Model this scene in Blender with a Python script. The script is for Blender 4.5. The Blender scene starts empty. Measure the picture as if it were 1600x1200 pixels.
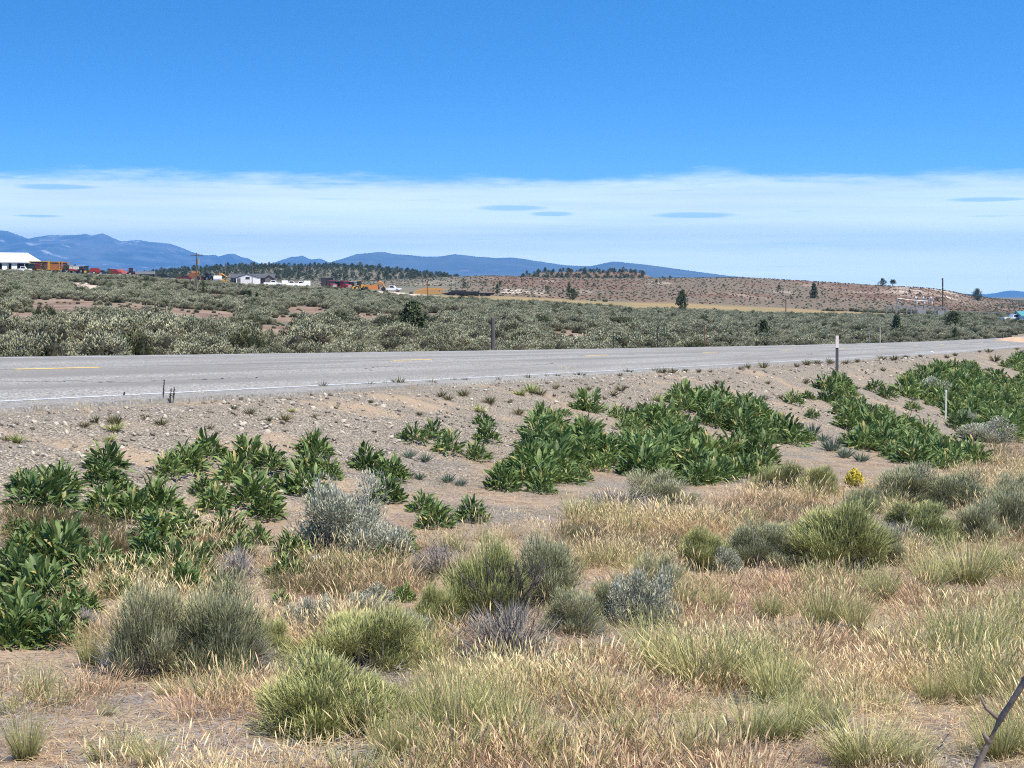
import bpy, math, random
import numpy as np

# ------------------------------------------------------------------ camera, sky, sun, exposure
F = 2400.0            # focal length in photo pixels (1600 wide)
HZ = 430.0            # image row of eye level
EYE = 1.65            # eye height above the ground at the photographer's feet
scene = bpy.context.scene
col = scene.collection
R = math.radians
rng = np.random.default_rng(7)
random.seed(7)

cam_data = bpy.data.cameras.new('camera')
cam_data.sensor_width = 36.0
cam_data.lens = 36.0 * F / 1600.0
cam_data.shift_y = -(600.0 - HZ) / 1600.0
cam_data.clip_start = 0.1
cam_data.clip_end = 200000.0
cam = bpy.data.objects.new('camera', cam_data)
cam.location = (0, 0, EYE)
cam.rotation_euler = (R(90), 0, 0)
col.objects.link(cam)
scene.camera = cam

SUN_EL = R(60)
SUN_H = np.array([0.76, -0.65])          # horizontal direction towards the sun
SUN_H = SUN_H / np.linalg.norm(SUN_H)
world = bpy.data.worlds.new('World')
scene.world = world
world.use_nodes = True
wn, wl = world.node_tree.nodes, world.node_tree.links
wn.clear()
def N(tree_nodes, kind, **kw):
    n = tree_nodes.new(kind)
    for k, v in kw.items():
        if k.startswith('i_'):
            n.inputs[k[2:].replace('_', ' ')].default_value = v
        elif k[0] == 'i' and k[1:].isdigit():
            n.inputs[int(k[1:])].default_value = v
        else:
            setattr(n, k, v)
    return n
def build_world():
    out = N(wn, 'ShaderNodeOutputWorld')
    bg = N(wn, 'ShaderNodeBackground'); bg.inputs['Strength'].default_value = 0.1
    sky = N(wn, 'ShaderNodeTexSky')
    sky.sky_type = 'NISHITA'; sky.sun_disc = False
    sky.sun_elevation = SUN_EL
    sky.sun_rotation = math.atan2(SUN_H[0], SUN_H[1])
    sky.altitude = 1500; sky.air_density = 1.0; sky.dust_density = 0.2; sky.ozone_density = 2.5
    tc = N(wn, 'ShaderNodeTexCoord')
    sep = N(wn, 'ShaderNodeSeparateXYZ'); wl.new(tc.outputs['Generated'], sep.inputs[0])
    # the clear part of the sky is deep mountain blue almost down to the cloud bank
    zz = N(wn, 'ShaderNodeMath', operation='MULTIPLY_ADD', i1=3.6, i2=0.0); wl.new(sep.outputs[2], zz.inputs[0])
    zc = N(wn, 'ShaderNodeMath', operation='MAXIMUM', i1=0.03); wl.new(zz.outputs[0], zc.inputs[0])
    cb = N(wn, 'ShaderNodeCombineXYZ')
    wl.new(sep.outputs[0], cb.inputs[0]); wl.new(sep.outputs[1], cb.inputs[1]); wl.new(zc.outputs[0], cb.inputs[2])
    wl.new(cb.outputs[0], sky.inputs['Vector'])
    hs = N(wn, 'ShaderNodeHueSaturation'); hs.inputs['Hue'].default_value = 0.497; hs.inputs['Saturation'].default_value = 1.33; hs.inputs['Value'].default_value = 2.15
    wl.new(sky.outputs[0], hs.inputs['Color'])
    # high thin cloud bank over the horizon, streaky
    az = N(wn, 'ShaderNodeMath', operation='ARCTAN2'); wl.new(sep.outputs[0], az.inputs[0]); wl.new(sep.outputs[1], az.inputs[1])
    def noise(ka, ke, seed, detail, rough=0.55):
        c = N(wn, 'ShaderNodeCombineXYZ')
        a = N(wn, 'ShaderNodeMath', operation='MULTIPLY', i1=ka); wl.new(az.outputs[0], a.inputs[0])
        e = N(wn, 'ShaderNodeMath', operation='MULTIPLY', i1=ke); wl.new(sep.outputs[2], e.inputs[0])
        wl.new(a.outputs[0], c.inputs[0]); wl.new(e.outputs[0], c.inputs[1]); c.inputs[2].default_value = seed
        t = N(wn, 'ShaderNodeTexNoise'); t.inputs['Scale'].default_value = 1.0
        t.inputs['Detail'].default_value = detail; t.inputs['Roughness'].default_value = rough
        wl.new(c.outputs[0], t.inputs['Vector'])
        return t.outputs['Fac']
    def mrange(sock, a, b, c=0.0, d=1.0):
        m = N(wn, 'ShaderNodeMapRange', interpolation_type='SMOOTHSTEP')
        m.inputs['From Min'].default_value = a; m.inputs['From Max'].default_value = b
        m.inputs['To Min'].default_value = c; m.inputs['To Max'].default_value = d
        wl.new(sock, m.inputs['Value']); return m.outputs[0]
    def math_(op, a, b):
        m = N(wn, 'ShaderNodeMath', operation=op)
        for i, v in enumerate((a, b)):
            if isinstance(v, (int, float)): m.inputs[i].default_value = v
            else: wl.new(v, m.inputs[i])
        return m.outputs[0]
    n1 = noise(7.0, 45.0, 1.3, 8.0, 0.6)
    edge = math_('ADD', math_('MULTIPLY', math_('SUBTRACT', n1, 0.5), 0.026), sep.outputs[2])   # elevation wobbled
    bank = mrange(math_('ADD', edge, math_('MULTIPLY', math_('SUBTRACT', noise(26.0, 190.0, 2.2, 7.0, 0.65), 0.5), 0.012)), 0.067, 0.054)
    n2 = noise(9.0, 230.0, 4.1, 5.0)
    streak = math_('MULTIPLY', mrange(n2, 0.31, 0.37, 0.7, 1.0), mrange(noise(4.0, 110.0, 7.7, 7.0, 0.65), 0.25, 0.6, 0.84, 1.0))
    lowgap = math_('SUBTRACT', 1.0, math_('MULTIPLY', mrange(math_('ABSOLUTE', math_('SUBTRACT', edge, 0.0165), 0.0), 0.006, 0.0), 0.12))
    fac = math_('MULTIPLY', math_('MULTIPLY', bank, streak), lowgap)
    for px, py, wx, wy in ((800, 325, 58, 5), (862, 334, 36, 3.2), (1085, 337, 66, 4), (1545, 317, 62, 3.2), (90, 297, 60, 5), (60, 342, 36, 3)):     # flat lens clouds in their own shade
        a0 = math.atan2(px - 800, F); e0 = (HZ - py) / F
        u = math_('MULTIPLY', math_('SUBTRACT', az.outputs[0], a0), F / wx)
        w = math_('MULTIPLY', math_('ADD', math_('SUBTRACT', sep.outputs[2], e0), math_('MULTIPLY', math_('SUBTRACT', n2, 0.5), 0.004)), F / wy)
        d = math_('ADD', math_('MULTIPLY', u, u), math_('MULTIPLY', w, w))
        fac = math_('MULTIPLY', fac, mrange(d, 0.3, 1.3, 0.42, 1.0))
    fac = math_('MULTIPLY', fac, 0.92)
    n3 = noise(3.0, 60.0, 9.0, 4.0)
    ccol = N(wn, 'ShaderNodeMix', data_type='RGBA')
    ccol.inputs['A'].default_value = (26.0, 28.0, 27.0, 1); ccol.inputs['B'].default_value = (9.3, 10.6, 10.9, 1)   # brightened towards the horizon to offset dimming by the haze
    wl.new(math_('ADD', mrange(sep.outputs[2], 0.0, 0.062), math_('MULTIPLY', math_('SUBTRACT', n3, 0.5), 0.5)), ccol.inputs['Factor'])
    mx = N(wn, 'ShaderNodeMix', data_type='RGBA')
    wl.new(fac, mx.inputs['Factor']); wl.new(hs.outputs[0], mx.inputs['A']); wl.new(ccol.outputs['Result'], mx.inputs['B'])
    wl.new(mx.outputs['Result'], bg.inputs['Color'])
    wl.new(bg.outputs[0], out.inputs['Surface'])
build_world()

sun_data = bpy.data.lights.new('sun', 'SUN')
sun_data.energy = 5.0
sun_data.angle = R(0.55)
sun_data.color = (1.0, 0.925, 0.80)
sun = bpy.data.objects.new('sun', sun_data)
from mathutils import Vector, Matrix, Euler
sdir = Vector((SUN_H[0] * math.cos(SUN_EL), SUN_H[1] * math.cos(SUN_EL), math.sin(SUN_EL)))
sun.rotation_euler = (-sdir).to_track_quat('-Z', 'Y').to_euler()
sun.location = (30, -40, 80)
col.objects.link(sun)

vs = scene.view_settings
vs.view_transform = 'Standard'; vs.look = 'None'; vs.gamma = 1.0; vs.use_curve_mapping = False
vs.exposure = 0.60
cy = scene.cycles
cy.max_bounces = 6; cy.diffuse_bounces = 3; cy.glossy_bounces = 2; cy.transmission_bounces = 3
cy.volume_bounces = 0; cy.transparent_max_bounces = 8
cy.use_denoising = False
cy.filter_width = 1.1
cy.pixel_filter_type = 'BLACKMAN_HARRIS'
try:
    cy.denoiser = 'OPENIMAGEDENOISE'; cy.denoising_prefilter = 'ACCURATE'
except Exception:
    pass
cy.use_adaptive_sampling = False
cy.sample_clamp_indirect = 4.0

# ------------------------------------------------------------------ mesh helpers
class MB:
    """collects vertices and faces, builds ONE mesh"""
    def __init__(self):
        self.V, self.F, self.T, self.H, self.n = [], [], [], [], 0
    def add(self, V, F, tint=0.5, h=0.5):
        V = np.asarray(V, float).reshape(-1, 3)
        m = len(V)
        self.V.append(V)
        self.T.append(np.broadcast_to(np.asarray(tint, float), (m,)))
        self.H.append(np.broadcast_to(np.asarray(h, float), (m,)))
        groups = {}
        for f in (F if isinstance(F, list) else [F]):
            f = np.asarray(f, int)
            if f.ndim == 1: f = f[None]
            groups.setdefault(f.shape[1], []).append(f)
        for k, v in groups.items():
            self.F.append(np.concatenate(v) + self.n)
        self.n += m
        return self
    def box(self, c, s, rz=0.0, ry=0.0, tint=0.5):
        sx, sy, sz = [a / 2 for a in s]
        V = np.array([(x, y, z) for x in (-sx, sx) for y in (-sy, sy) for z in (-sz, sz)], float)
        if ry:
            a = math.cos(ry); b = math.sin(ry)
            V = np.stack([V[:, 0] * a + V[:, 2] * b, V[:, 1], -V[:, 0] * b + V[:, 2] * a], 1)
        if rz:
            a = math.cos(rz); b = math.sin(rz)
            V = np.stack([V[:, 0] * a - V[:, 1] * b, V[:, 0] * b + V[:, 1] * a, V[:, 2]], 1)
        V = V + np.array(c, float)
        Fc = np.array([(0, 1, 3, 2), (4, 6, 7, 5), (0, 4, 5, 1), (2, 3, 7, 6), (0, 2, 6, 4), (1, 5, 7, 3)])
        return self.add(V, Fc, tint)
    def tube(self, pts, rad, n=6, tint=0.5, cap=True):
        P = np.asarray(pts, float); m = len(P)
        rad = np.broadcast_to(np.asarray(rad, float), (m,))
        V = []
        for i in range(m):
            d = P[min(i + 1, m - 1)] - P[max(i - 1, 0)]
            d = d / (np.linalg.norm(d) + 1e-9)
            a = np.array([0, 0, 1.0]) if abs(d[2]) < 0.9 else np.array([1.0, 0, 0])
            u = np.cross(d, a); u /= np.linalg.norm(u); v = np.cross(d, u)
            t = np.arange(n) * 2 * math.pi / n
            V.append(P[i] + rad[i] * (np.cos(t)[:, None] * u + np.sin(t)[:, None] * v))
        V = np.concatenate(V)
        Fc = []
        for i in range(m - 1):
            for j in range(n):
                k = (j + 1) % n
                Fc.append((i * n + j, i * n + k, (i + 1) * n + k, (i + 1) * n + j))
        L = [np.array(Fc)]
        if cap:
            L.append(np.array([list(range(n))[::-1]])); L.append(np.array([list(range((m - 1) * n, m * n))]))
        return self.add(V, L, tint)
    def prism(self, prof, y0, y1, tint=0.5):
        """side profile [(x, z)...] extruded along y"""
        n = len(prof)
        V = [(x, y0, z) for x, z in prof] + [(x, y1, z) for x, z in prof]
        L = [np.array([(i, (i + 1) % n, n + (i + 1) % n, n + i) for i in range(n)]),
             np.array([list(range(n))[::-1]]), np.array([list(range(n, 2 * n))])]
        return self.add(V, L, tint)
    def wheel(self, x, y, z, r, w, n=12):
        return self.tube([(x, y - w / 2, z), (x, y + w / 2, z)], r, n)
    def mesh(self, name, smooth=False):
        me = bpy.data.meshes.new(name)
        V = np.concatenate(self.V)
        me.vertices.add(len(V)); me.vertices.foreach_set('co', V.ravel())
        tot = sum(f.size for f in self.F); nf = sum(len(f) for f in self.F)
        me.loops.add(tot); me.polygons.add(nf)
        me.loops.foreach_set('vertex_index', np.concatenate([f.ravel() for f in self.F]))
        lt = np.concatenate([np.full(len(f), f.shape[1]) for f in self.F])
        ls = np.concatenate([[0], np.cumsum(lt)[:-1]])
        me.polygons.foreach_set('loop_start', ls); me.polygons.foreach_set('loop_total', lt)
        me.polygons.foreach_set('use_smooth', np.full(nf, smooth))
        a = me.attributes.new('tint', 'FLOAT', 'POINT'); a.data.foreach_set('value', np.concatenate(self.T))
        a = me.attributes.new('along', 'FLOAT', 'POINT'); a.data.foreach_set('value', np.concatenate(self.H))
        me.update(calc_edges=True)
        return me
    def build(self, name, mat, parent=None, smooth=False):
        me = self.mesh(name, smooth)
        me.materials.append(mat)
        return link(name, me, parent)
def link(name, me, parent=None):
    o = bpy.data.objects.new(name, me)
    col.objects.link(o)
    if parent is not None: o.parent = parent
    return o
def tag(o, label=None, cat=None, group=None, kind=None):
    if label: o['label'] = label
    if cat: o['category'] = cat
    if group: o['group'] = group
    if kind: o['kind'] = kind
    return o
def thing(name, label, cat, loc=(0, 0, 0), rz=0.0, group=None):
    o = bpy.data.objects.new(name, None)
    o.empty_display_size = 0.2
    col.objects.link(o); o.location = loc; o.rotation_euler = (0, 0, rz)
    return tag(o, label, cat, group)
def copy_tree(o, parent=None):
    c = o.copy(); col.objects.link(c); c.parent = parent
    for ch in o.children: copy_tree(ch, c)
    return c

# ------------------------------------------------------------------ value noise
def _hash(i, j, seed):
    h = (i.astype(np.int64) * 374761393 + j.astype(np.int64) * 668265263 + seed * 1442695041) & 0xffffffff
    h = ((h ^ (h >> 13)) * 1274126177) & 0xffffffff
    return ((h ^ (h >> 16)) & 0xffff) / 65535.0
def vnoise(x, y, seed=0):
    x = np.asarray(x, float); y = np.asarray(y, float)
    i = np.floor(x); j = np.floor(y); u = x - i; v = y - j
    u = u * u * (3 - 2 * u); v = v * v * (3 - 2 * v)
    a = _hash(i, j, seed); b = _hash(i + 1, j, seed); c = _hash(i, j + 1, seed); d = _hash(i + 1, j + 1, seed)
    return (a * (1 - u) + b * u) * (1 - v) + (c * (1 - u) + d * u) * v
def fbm(x, y, seed=0, octs=4, gain=0.5):
    s = 0; a = 1; t = 0
    for k in range(octs):
        s = s + a * vnoise(np.asarray(x) * 2 ** k + 17.3 * k, np.asarray(y) * 2 ** k - 9.1 * k, seed + k); t += a; a *= gain
    return s / t
def sstep(a, b, x):
    t = np.clip((x - a) / (b - a), 0, 1); return t * t * (3 - 2 * t)

# ------------------------------------------------------------------ the lie of the land
TH = math.atan2(1047.0, F)                 # road direction, clockwise from straight ahead
SD, CD = math.sin(TH), math.cos(TH)
DC = 16.3                                  # road centre line, metres from the camera
NEAR_E, FAR_E = 4.25, 4.05                 # pavement edges from the centre line
def road_sd(X, Y):
    return X * SD + Y * CD, -X * CD + Y * SD - DC      # along, across (negative = camera side)
def road_xy(s, dd):
    D = DC + dd
    return s * SD - D * CD, s * CD + D * SD
def road_z(s, dd):
    zc = EYE - 0.686 - 0.0411 * s + 2.6e-5 * np.clip(s, -50, 400) ** 2
    return zc + np.where(dd < 0, 0.0573 * dd, 0.0168 * dd)
COLS = {   # photo column -> (distance, height below the eye)
 -1200: [(0,-1.65),(5,-1.7),(12,-2.1),(30,-2.2),(60,-1.9),(100,-1.7),(200,-1.0),(300,0.5),(450,3),(600,4),(900,0),(1500,-8),(3000,-15),(33000,-100)],
 0:   [(0,-1.65),(3,-1.66),(5.3,-1.72),(8,-2.12),(12,-2.28),(20,-2.4),(30,-2.5),(60,-2.7),(100,-3.0),(150,-3.2),(200,-2.95),(300,-1.9),(400,-0.3),(450,.6),(500,1.6),(600,1.8),(900,-2),(1500,-8),(3000,-15),(33000,-100)],
 200: [(0,-1.65),(3,-1.66),(5.3,-1.72),(8,-2.12),(12,-2.3),(20,-2.45),(30,-2.6),(60,-2.8),(100,-3.2),(150,-3.5),(200,-3.3),(300,-2.5),(400,-1.4),(500,-.1),(600,0),(900,-4),(1500,-10),(3000,-16),(33000,-100)],
 400: [(0,-1.65),(3,-1.66),(5.3,-1.72),(8,-2.12),(12,-2.32),(20,-2.5),(30,-2.7),(60,-3.1),(100,-3.7),(150,-4.2),(200,-4.4),(300,-4.1),(400,-3.7),(500,-3.1),(600,-3.3),(900,-7),(1500,-14),(3000,-20),(33000,-110)],
 600: [(0,-1.65),(3,-1.66),(5.3,-1.72),(8,-2.12),(12,-2.33),(20,-2.5),(30,-2.8),(60,-3.2),(100,-3.9),(150,-4.4),(200,-4.75),(300,-5),(400,-5),(500,-5),(600,-5.2),(900,-8),(1500,-15),(3000,-25),(33000,-120)],
 800: [(0,-1.65),(3,-1.66),(5.3,-1.72),(8,-2.12),(12,-2.33),(17,-2.5),(25,-2.75),(34,-3.0),(60,-3.4),(100,-4.2),(150,-4.8),(200,-5.3),(300,-6),(400,-6.5),(500,-7.1),(600,-7.8),(900,-11),(1500,-18),(3000,-30),(33000,-180)],
 1000:[(0,-1.65),(3,-1.66),(5.3,-1.72),(8,-2.12),(12,-2.36),(17,-2.6),(25,-2.95),(34,-3.3),(60,-4.1),(100,-4.8),(150,-5.6),(200,-6.4),(300,-7.5),(400,-8.5),(500,-9),(600,-9.6),(900,-13),(1500,-20),(3000,-38),(33000,-260)],
 1200:[(0,-1.65),(3,-1.66),(5.3,-1.72),(8,-2.12),(12,-2.4),(17,-2.68),(25,-3.1),(34,-3.55),(50,-4.3),(80,-5.3),(100,-5.6),(150,-6.5),(200,-7.4),(300,-8.9),(400,-10.2),(500,-11),(600,-11.8),(900,-16),(1500,-23),(3000,-44),(33000,-380)],
 1400:[(0,-1.65),(3,-1.66),(5.3,-1.72),(8,-2.12),(12,-2.45),(17,-2.77),(25,-3.25),(34,-3.8),(50,-4.7),(80,-6.0),(130,-7.0),(200,-7.9),(300,-9.5),(400,-10.8),(500,-11.7),(600,-12.7),(900,-17),(1500,-25),(3000,-46),(33000,-450)],
 1600:[(0,-1.65),(3,-1.66),(5.3,-1.72),(8,-2.12),(12,-2.5),(17,-2.85),(25,-3.4),(34,-4),(50,-5.1),(80,-6.7),(130,-7.7),(200,-8.5),(300,-10.1),(400,-11.5),(500,-12.7),(600,-14),(800,-16.2),(1500,-25.6),(4000,-60),(12000,-175),(33000,-470)],
 2800:[(0,-1.65),(3,-1.66),(5.3,-1.72),(8,-2.12),(12,-2.5),(17,-2.9),(25,-3.5),(34,-4.2),(50,-5.4),(80,-7),(130,-8),(200,-9),(300,-10.5),(600,-14),(1500,-26),(4000,-60),(12000,-175),(33000,-470)]}
CX = np.array(sorted(COLS))
LZ = np.log(np.concatenate([np.linspace(0.5, 30, 120), np.geomspace(31, 34000, 240)]))
TAB = np.array([np.interp(np.exp(LZ), *np.array(COLS[c]).T) for c in CX])
for _ in range(3):                                     # soften the kinks
    TAB[:, 1:-1] = 0.25 * TAB[:, :-2] + 0.5 * TAB[:, 1:-1] + 0.25 * TAB[:, 2:]
RIDGES = [   # foot, crest, back distance, crest line in photo columns / rows
 (430, 950, 1700, [(480,480),(560,440),(640,436),(700,433),(760,431),(800,431.5),(860,434),(1010,434.5),(1100,434),(1160,433.5),(1200,435.5),(1280,440.5),(1340,444.5),(1400,448),(1450,451),(1480,455.5),(1510,463.5),(1530,468),(1570,476),(1700,520)]),
 (1000, 1180, 1400, [(760,500),(790,440),(812,434),(830,428),(850,425),(900,424),(950,424),(990,424.5),(1008,429),(1030,438),(1060,500)]),
 (800, 1500, 2400, [(-200,440),(100,432),(240,426),(300,421.5),(340,418),(400,416),(450,416.5),(520,416),(580,418.5),(620,422),(660,427),(700,431.5),(740,437),(800,470),(860,520)]),
]
def natural(X, Y):
    X = np.asarray(X, float); Y = np.asarray(Y, float)
    r = np.hypot(X, Y)
    k = np.where(Y > 0.05 * r, X / np.maximum(Y, 0.05 * r + 1e-6), np.sign(X) * 20)
    xp = np.clip(800 + F * k, CX[0], CX[-1])
    Zd = np.maximum(np.where(np.abs(k) < 0.8, Y, r / math.sqrt(1.64)), 0.5)
    fz = np.interp(np.log(Zd), LZ, np.arange(len(LZ))); iz = np.clip(fz.astype(int), 0, len(LZ) - 2); tz = fz - iz
    fx = np.interp(xp, CX, np.arange(len(CX))); ix = np.clip(fx.astype(int), 0, len(CX) - 2); tx = fx - ix
    z = (TAB[ix, iz] * (1 - tz) + TAB[ix, iz + 1] * tz) * (1 - tx) + (TAB[ix + 1, iz] * (1 - tz) + TAB[ix + 1, iz + 1] * tz) * tx
    back = sstep(0.3, -0.3, Y / (r + 1e-6))
    z = z * (1 - back) + (-1.65) * back
    base = z.copy()
    for Zf, Zc, Zb, crest in RIDGES:
        cx, cyy = np.array(crest).T
        zc = -(np.interp(xp, cx, cyy) - HZ) / F * Zc
        t = np.where(Zd < Zc, np.clip((Zd - Zf) / (Zc - Zf), 0, 1), np.clip((Zb - Zd) / (Zb - Zc), 0, 1))
        t = np.where(Zd < Zc, 0.35 * t + 0.65 * t * t * (3 - 2 * t), t * t * (3 - 2 * t))
        add = (zc - base) * t * (1 - back)
        fold = 1 - 0.22 * (1 - t) * t * 4 * (fbm(X / 70, Y / 160, 31, 3) - 0.2)
        z = np.maximum(z, base + np.maximum(add * fold, 0))
    amp = np.clip(Zd / 60, 0.05, 1.0) * 0.35
    z = z + amp * (fbm(X / 14, Y / 14, 3, 3) - 0.5) * np.clip((r - 1) / 6, 0, 1)
    z = z + np.clip(r / 4, 0, 1) * 0.05 * (fbm(X / 0.9, Y / 0.9, 5, 3) - 0.5) * sstep(120, 60, r)
    return z + EYE
def smax(a, b, k):
    h = np.clip(0.5 + 0.5 * (a - b) / k, 0, 1); return b * (1 - h) + a * h + k * h * (1 - h)
def ground_z(X, Y):
    X = np.asarray(X, float); Y = np.asarray(Y, float)
    nat = natural(X, Y)
    s, dd = road_sd(X, Y)
    near = dd < 0
    e = np.where(near, -dd - NEAR_E, dd - FAR_E)
    ze = np.where(near, road_z(s, np.full_like(s, -NEAR_E)), road_z(s, np.full_like(s, FAR_E)))
    k = np.where(near, np.interp(s, [0, 12, 30, 60, 120], [0.27, 0.25, 0.24, 0.33, 0.33]), 0.28)
    ee = np.maximum(e, 0)
    rill = 0.17 * (fbm((s + 0.5 * dd) / 0.9, dd / 5.0, 11, 3) - 0.5) + 0.05 * (fbm(s / 0.35, dd / 0.35, 12, 2) - 0.5)
    low = ze - 0.055 - np.where(ee < 0.9, 0.07 * ee, 0.063 + k * (ee - 0.9)) + rill * np.clip(ee - 0.2, 0, 1.5)
    high = ze - 0.055 + 0.35 * ee
    g = np.minimum(smax(nat, low, 0.22), np.maximum(high, low))
    g = np.where(e < 0, road_z(s, dd) - 0.06, g)
    on = (s > -150) & (s < 520)
    w = sstep(-150, -110, s) * sstep(520, 460, s)
    return g * w + nat * (1 - w)
def gz(x, y): return float(ground_z(np.array([x]), np.array([y]))[0])
ZM = np.concatenate([np.arange(3.0, 60, 0.06), np.geomspace(60, 3000, 900)])
def gp(px, py):
    """point of the ground seen at a photo pixel"""
    X = (px - 800) / F * ZM
    g = ground_z(X, ZM)
    rayz = EYE - (py - HZ) / F * ZM
    hit = np.nonzero(g >= rayz)[0]
    i = hit[0] if len(hit) else len(ZM) - 1
    return np.array([X[i], ZM[i], g[i]])
def at(px, Z):
    """ground point below photo column px at distance Z"""
    X = (px - 800) / F * Z
    return np.array([X, Z, gz(X, Z)])

# ------------------------------------------------------------------ materials
def new_mat(name):
    m = bpy.data.materials.new(name); m.use_nodes = True
    nt = m.node_tree; nt.nodes.clear()
    return m, nt.nodes, nt.links
def c4(c): return (c[0], c[1], c[2], 1.0)
def mixc(nn, ll, a, b, f):
    m = N(nn, 'ShaderNodeMix', data_type='RGBA')
    for s, v in (('A', a), ('B', b)):
        if isinstance(v, tuple): m.inputs[s].default_value = c4(v)
        else: ll.new(v, m.inputs[s])
    if isinstance(f, (int, float)): m.inputs['Factor'].default_value = f
    else: ll.new(f, m.inputs['Factor'])
    return m.outputs['Result']
def mth(nn, ll, op, a, b=0.0, c=None):
    m = N(nn, 'ShaderNodeMath', operation=op)
    for i, v in enumerate((a, b) if c is None else (a, b, c)):
        if isinstance(v, (int, float)): m.inputs[i].default_value = v
        else: ll.new(v, m.inputs[i])
    return m.outputs[0]
def rmp(nn, ll, sock, a, b, c=0.0, d=1.0):
    m = N(nn, 'ShaderNodeMapRange', interpolation_type='SMOOTHSTEP')
    m.inputs['From Min'].default_value = a; m.inputs['From Max'].default_value = b
    m.inputs['To Min'].default_value = c; m.inputs['To Max'].default_value = d
    ll.new(sock, m.inputs['Value']); return m.outputs[0]
def tnoise(nn, ll, vec, scale, detail=4.0, rough=0.55):
    t = N(nn, 'ShaderNodeTexNoise'); t.inputs['Scale'].default_value = scale
    t.inputs['Detail'].default_value = detail; t.inputs['Roughness'].default_value = rough
    ll.new(vec, t.inputs['Vector']); return t.outputs['Fac']
def attr(nn, name):
    a = N(nn, 'ShaderNodeAttribute'); a.attribute_name = name; return a
def leaf_mat(name, a, b, base=None, transl=0.22, vary=0.35, rough=0.6, spec=0.25, dry=None):
    """foliage: two tints by leaf, another colour towards the leaf base, varied by plant"""
    m, nn, ll = new_mat(name)
    out = N(nn, 'ShaderNodeOutputMaterial')
    t = attr(nn, 'tint').outputs['Fac']
    c = mixc(nn, ll, a, b, t)
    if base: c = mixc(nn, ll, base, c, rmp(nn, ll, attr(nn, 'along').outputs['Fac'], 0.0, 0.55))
    if dry: c = mixc(nn, ll, c, dry, rmp(nn, ll, t, 0.95, 0.975))
    oi = N(nn, 'ShaderNodeObjectInfo')
    hv = N(nn, 'ShaderNodeHueSaturation')
    ll.new(mth(nn, ll, 'MULTIPLY_ADD', oi.outputs['Random'], vary, 1 - vary / 2), hv.inputs['Value'])
    ll.new(mth(nn, ll, 'MULTIPLY_ADD', oi.outputs['Random'], -0.02, 0.51), hv.inputs['Hue'])
    ll.new(c, hv.inputs['Color'])
    p = N(nn, 'ShaderNodeBsdfPrincipled')
    ll.new(hv.outputs[0], p.inputs['Base Color']); p.inputs['Roughness'].default_value = rough
    p.inputs['Specular IOR Level'].default_value = spec
    tr = N(nn, 'ShaderNodeBsdfTranslucent'); ll.new(hv.outputs[0], tr.inputs['Color'])
    mx = N(nn, 'ShaderNodeMixShader'); mx.inputs[0].default_value = transl
    ll.new(p.outputs[0], mx.inputs[1]); ll.new(tr.outputs[0], mx.inputs[2]); ll.new(mx.outputs[0], out.inputs['Surface'])
    return m
def plain_mat(name, colr, rough=0.6, metal=0.0, vary=0.18, scale=3.0, spec=0.4, dirt=None):
    """painted or raw solid with weathering noise"""
    m, nn, ll = new_mat(name)
    out = N(nn, 'ShaderNodeOutputMaterial'); p = N(nn, 'ShaderNodeBsdfPrincipled')
    tc = N(nn, 'ShaderNodeTexCoord')
    n = tnoise(nn, ll, tc.outputs['Object'], scale, 5.0)
    d = dirt or tuple(v * 0.6 for v in colr)
    c = mixc(nn, ll, colr, d, rmp(nn, ll, n, 0.5 - 0.1, 0.85, 0.0, min(1.0, vary * 3)))
    ll.new(c, p.inputs['Base Color'])
    p.inputs['Roughness'].default_value = rough; p.inputs['Metallic'].default_value = metal
    p.inputs['Specular IOR Level'].default_value = spec
    b = N(nn, 'ShaderNodeBump'); b.inputs['Strength'].default_value = 0.15; b.inputs['Distance'].default_value = 0.02
    ll.new(n, b.inputs['Height']); ll.new(b.outputs[0], p.inputs['Normal'])
    ll.new(p.outputs[0], out.inputs['Surface'])
    return m

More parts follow.
